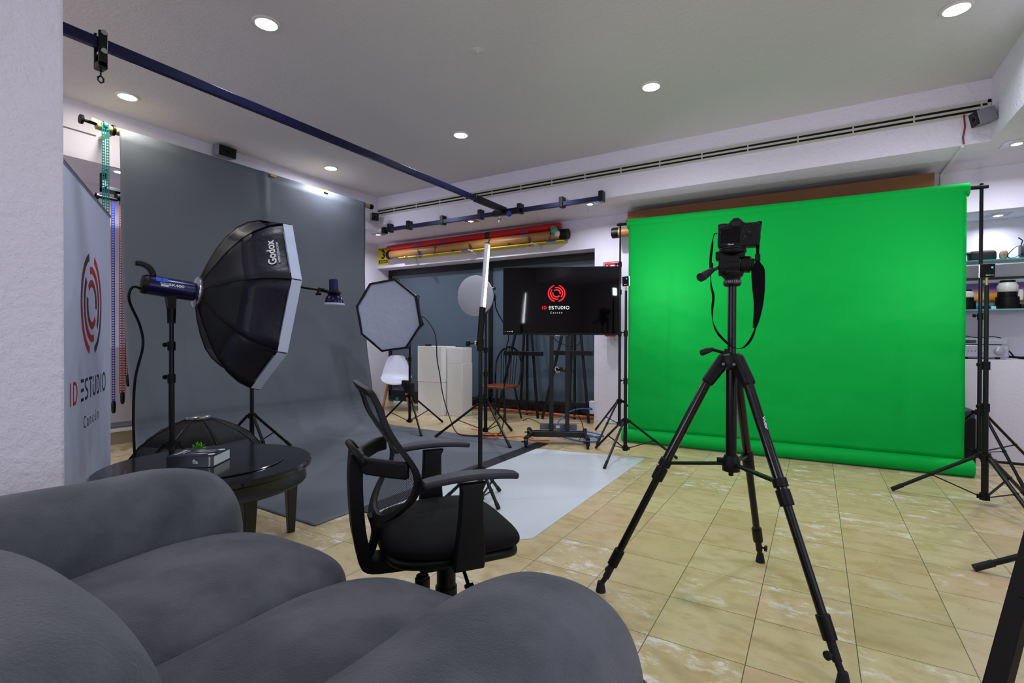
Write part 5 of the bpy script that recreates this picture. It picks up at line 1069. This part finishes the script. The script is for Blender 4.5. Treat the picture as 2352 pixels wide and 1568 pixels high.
b = MB(); b.cyl((-.01,0,.33),(-.01,0,.20),.033,n=24); b.cyl((-.01,0,.235),(-.01,0,.12),.038,.04,n=24); b.lathe([(.05,.07),(.055,.09),(.045,.12),(.04,.13)],24,o=(-.01,0,0)); obj('gas_column', b, black_plastic, t, local=True)
for k in range(5):
    d = rot(20+72*k); o_ = V((-.01,0,0)); b = MB(); b.bar(o_+V((0,0,.10)), o_+d*.27+V((0,0,.075)), .05, .04, w2=.035, h2=.03); lg = obj('base_leg', b, black_plastic, t, bev=.006, local=True)
    p = o_+d*.27; q = rot(110+72*k)
    b = MB(); b.cyl(p-q*.024+V((0,0,.027)), p-q*.006+V((0,0,.027)), .026, n=20); b.cyl(p+q*.006+V((0,0,.027)), p+q*.024+V((0,0,.027)), .026, n=20); b.cyl(p+V((0,0,.03)), p+V((0,0,.07)), .008); obj('caster', b, dark_rubber, lg, local=True)

# ---------------------------------------------------------------- sofa
t = thing('sofa', 'grey suede two-seat sofa with fat rounded arms in the foreground', 'sofa', (-1.2,.55,0))
obj('base_frame', MB().box(-2.04,-.40,.06,.96,.05,.30), suede, t, bev=.02)
for (x, y) in ((-1.98,.12),(-.46,.12),(-1.98,.9),(-.46,.9)): obj('foot', MB().cyl((x,y,.0),(x,y,.05),.025), black_plastic, t)
def arm(cx, x_h, seed, y0=-.02, y1=1.11, zt=.635, gather=.02):  # fat rounded arm
    b = MB(); b.puff((cx,(y0+y1)/2,(zt+.1)/2),(x_h,(y1-y0)/2,(zt-.1)/2), 2.3, 4.0, 44, wob=.009, seed=seed, gather=gather); return b
obj('armrest', arm(-1.945,.215,1,zt=.655), suede, t, smooth=80)
aR = obj('armrest', arm(-.490,.236,4,zt=.626,y1=1.10,gather=.008), suede, t, smooth=80)
obj('seat_cushion', MB().puff((-1.475,.64,.33),(.335,.475,.135),3.2,3.4,40,crown=.028,wob=.011,seed=7), suede, t, smooth=80)
obj('seat_cushion', MB().puff((-.885,.635,.325),(.30,.47,.135),3.2,3.4,40,crown=.035,wob=.011,seed=11), suede, t, smooth=80)
obj('back_cushion', MB().puff((-1.475,.10,.59),(.325,.215,.26),3.0,3.4,34,wob=.012,seed=15,ax='x'), suede, t, smooth=80)
obj('back_cushion', MB().puff((-.85,.085,.59),(.345,.235,.25),2.8,3.0,34,wob=.012,seed=19,ax='x'), suede, t, smooth=80)
obj('back_frame', MB().box(-2.05,-.38,-.12,.06,.08,.62), suede, t, bev=.05)
# stitched seam along the outer edge of the right arm, turning round its front
pts = []
for i in range(48):
    f = i/47; dy = .15+.80*f; a = rad(38-34*f**2); ca, sa = math.cos(a), math.sin(a); hz = .264; q_ = (1-abs(dy)**4.0)**.25; s_ = (abs(ca)**2.3+abs(sa)**2.3)**(1/2.3)
    p = V((ca/s_*.2375*q_, dy*.56, sa/s_*hz*q_)); c_ = V((-.490,.54,.363)); nn_ = noise.noise_vector((p+c_+V((4,0,0)))*3.2)*.009+noise.noise_vector((p+c_+V((4,5,0)))*9)*.009*.22
    pts.append(c_+p+nn_+V((.002,0,.001)))
b = MB(); b.tube(pts, .0032, 6); obj('seam', b, suede, aR)
b = MB()
for i in range(len(pts)-1):
    p, q = pts[i]+V((-.010,0,.006)), pts[i+1]+V((-.010,0,.006)); b.cyl(p+(q-p)*.12, p+(q-p)*.68, .0016, n=6)
obj('stitching', b, piping, aR)

# ---------------------------------------------------------------- dark wooden easel at the right edge
t = thing('wooden_easel', 'dark stained wooden easel leg cut off by the right picture edge', 'easel', (.62,2.1,0))
d = V((.147,.256,.37)).normalized(); f0 = V((.425,1.935,0)); 
obj('leg', MB().bar(f0, f0+d*1.75, .062, .05, up=(.86,-.5,0)), wood_dark, t, bev=.004)
f1 = V((.95,1.55,0)); obj('leg', MB().bar(f1, V((1.0,2.95,1.35)), .05, .1, up=(.86,-.5,0)), wood_dark, t, bev=.004)
obj('crossbar', MB().bar(f0+d*.38, f1+(V((1.0,2.95,1.35))-f1)*.2, .04, .06), wood_dark, t, bev=.003)
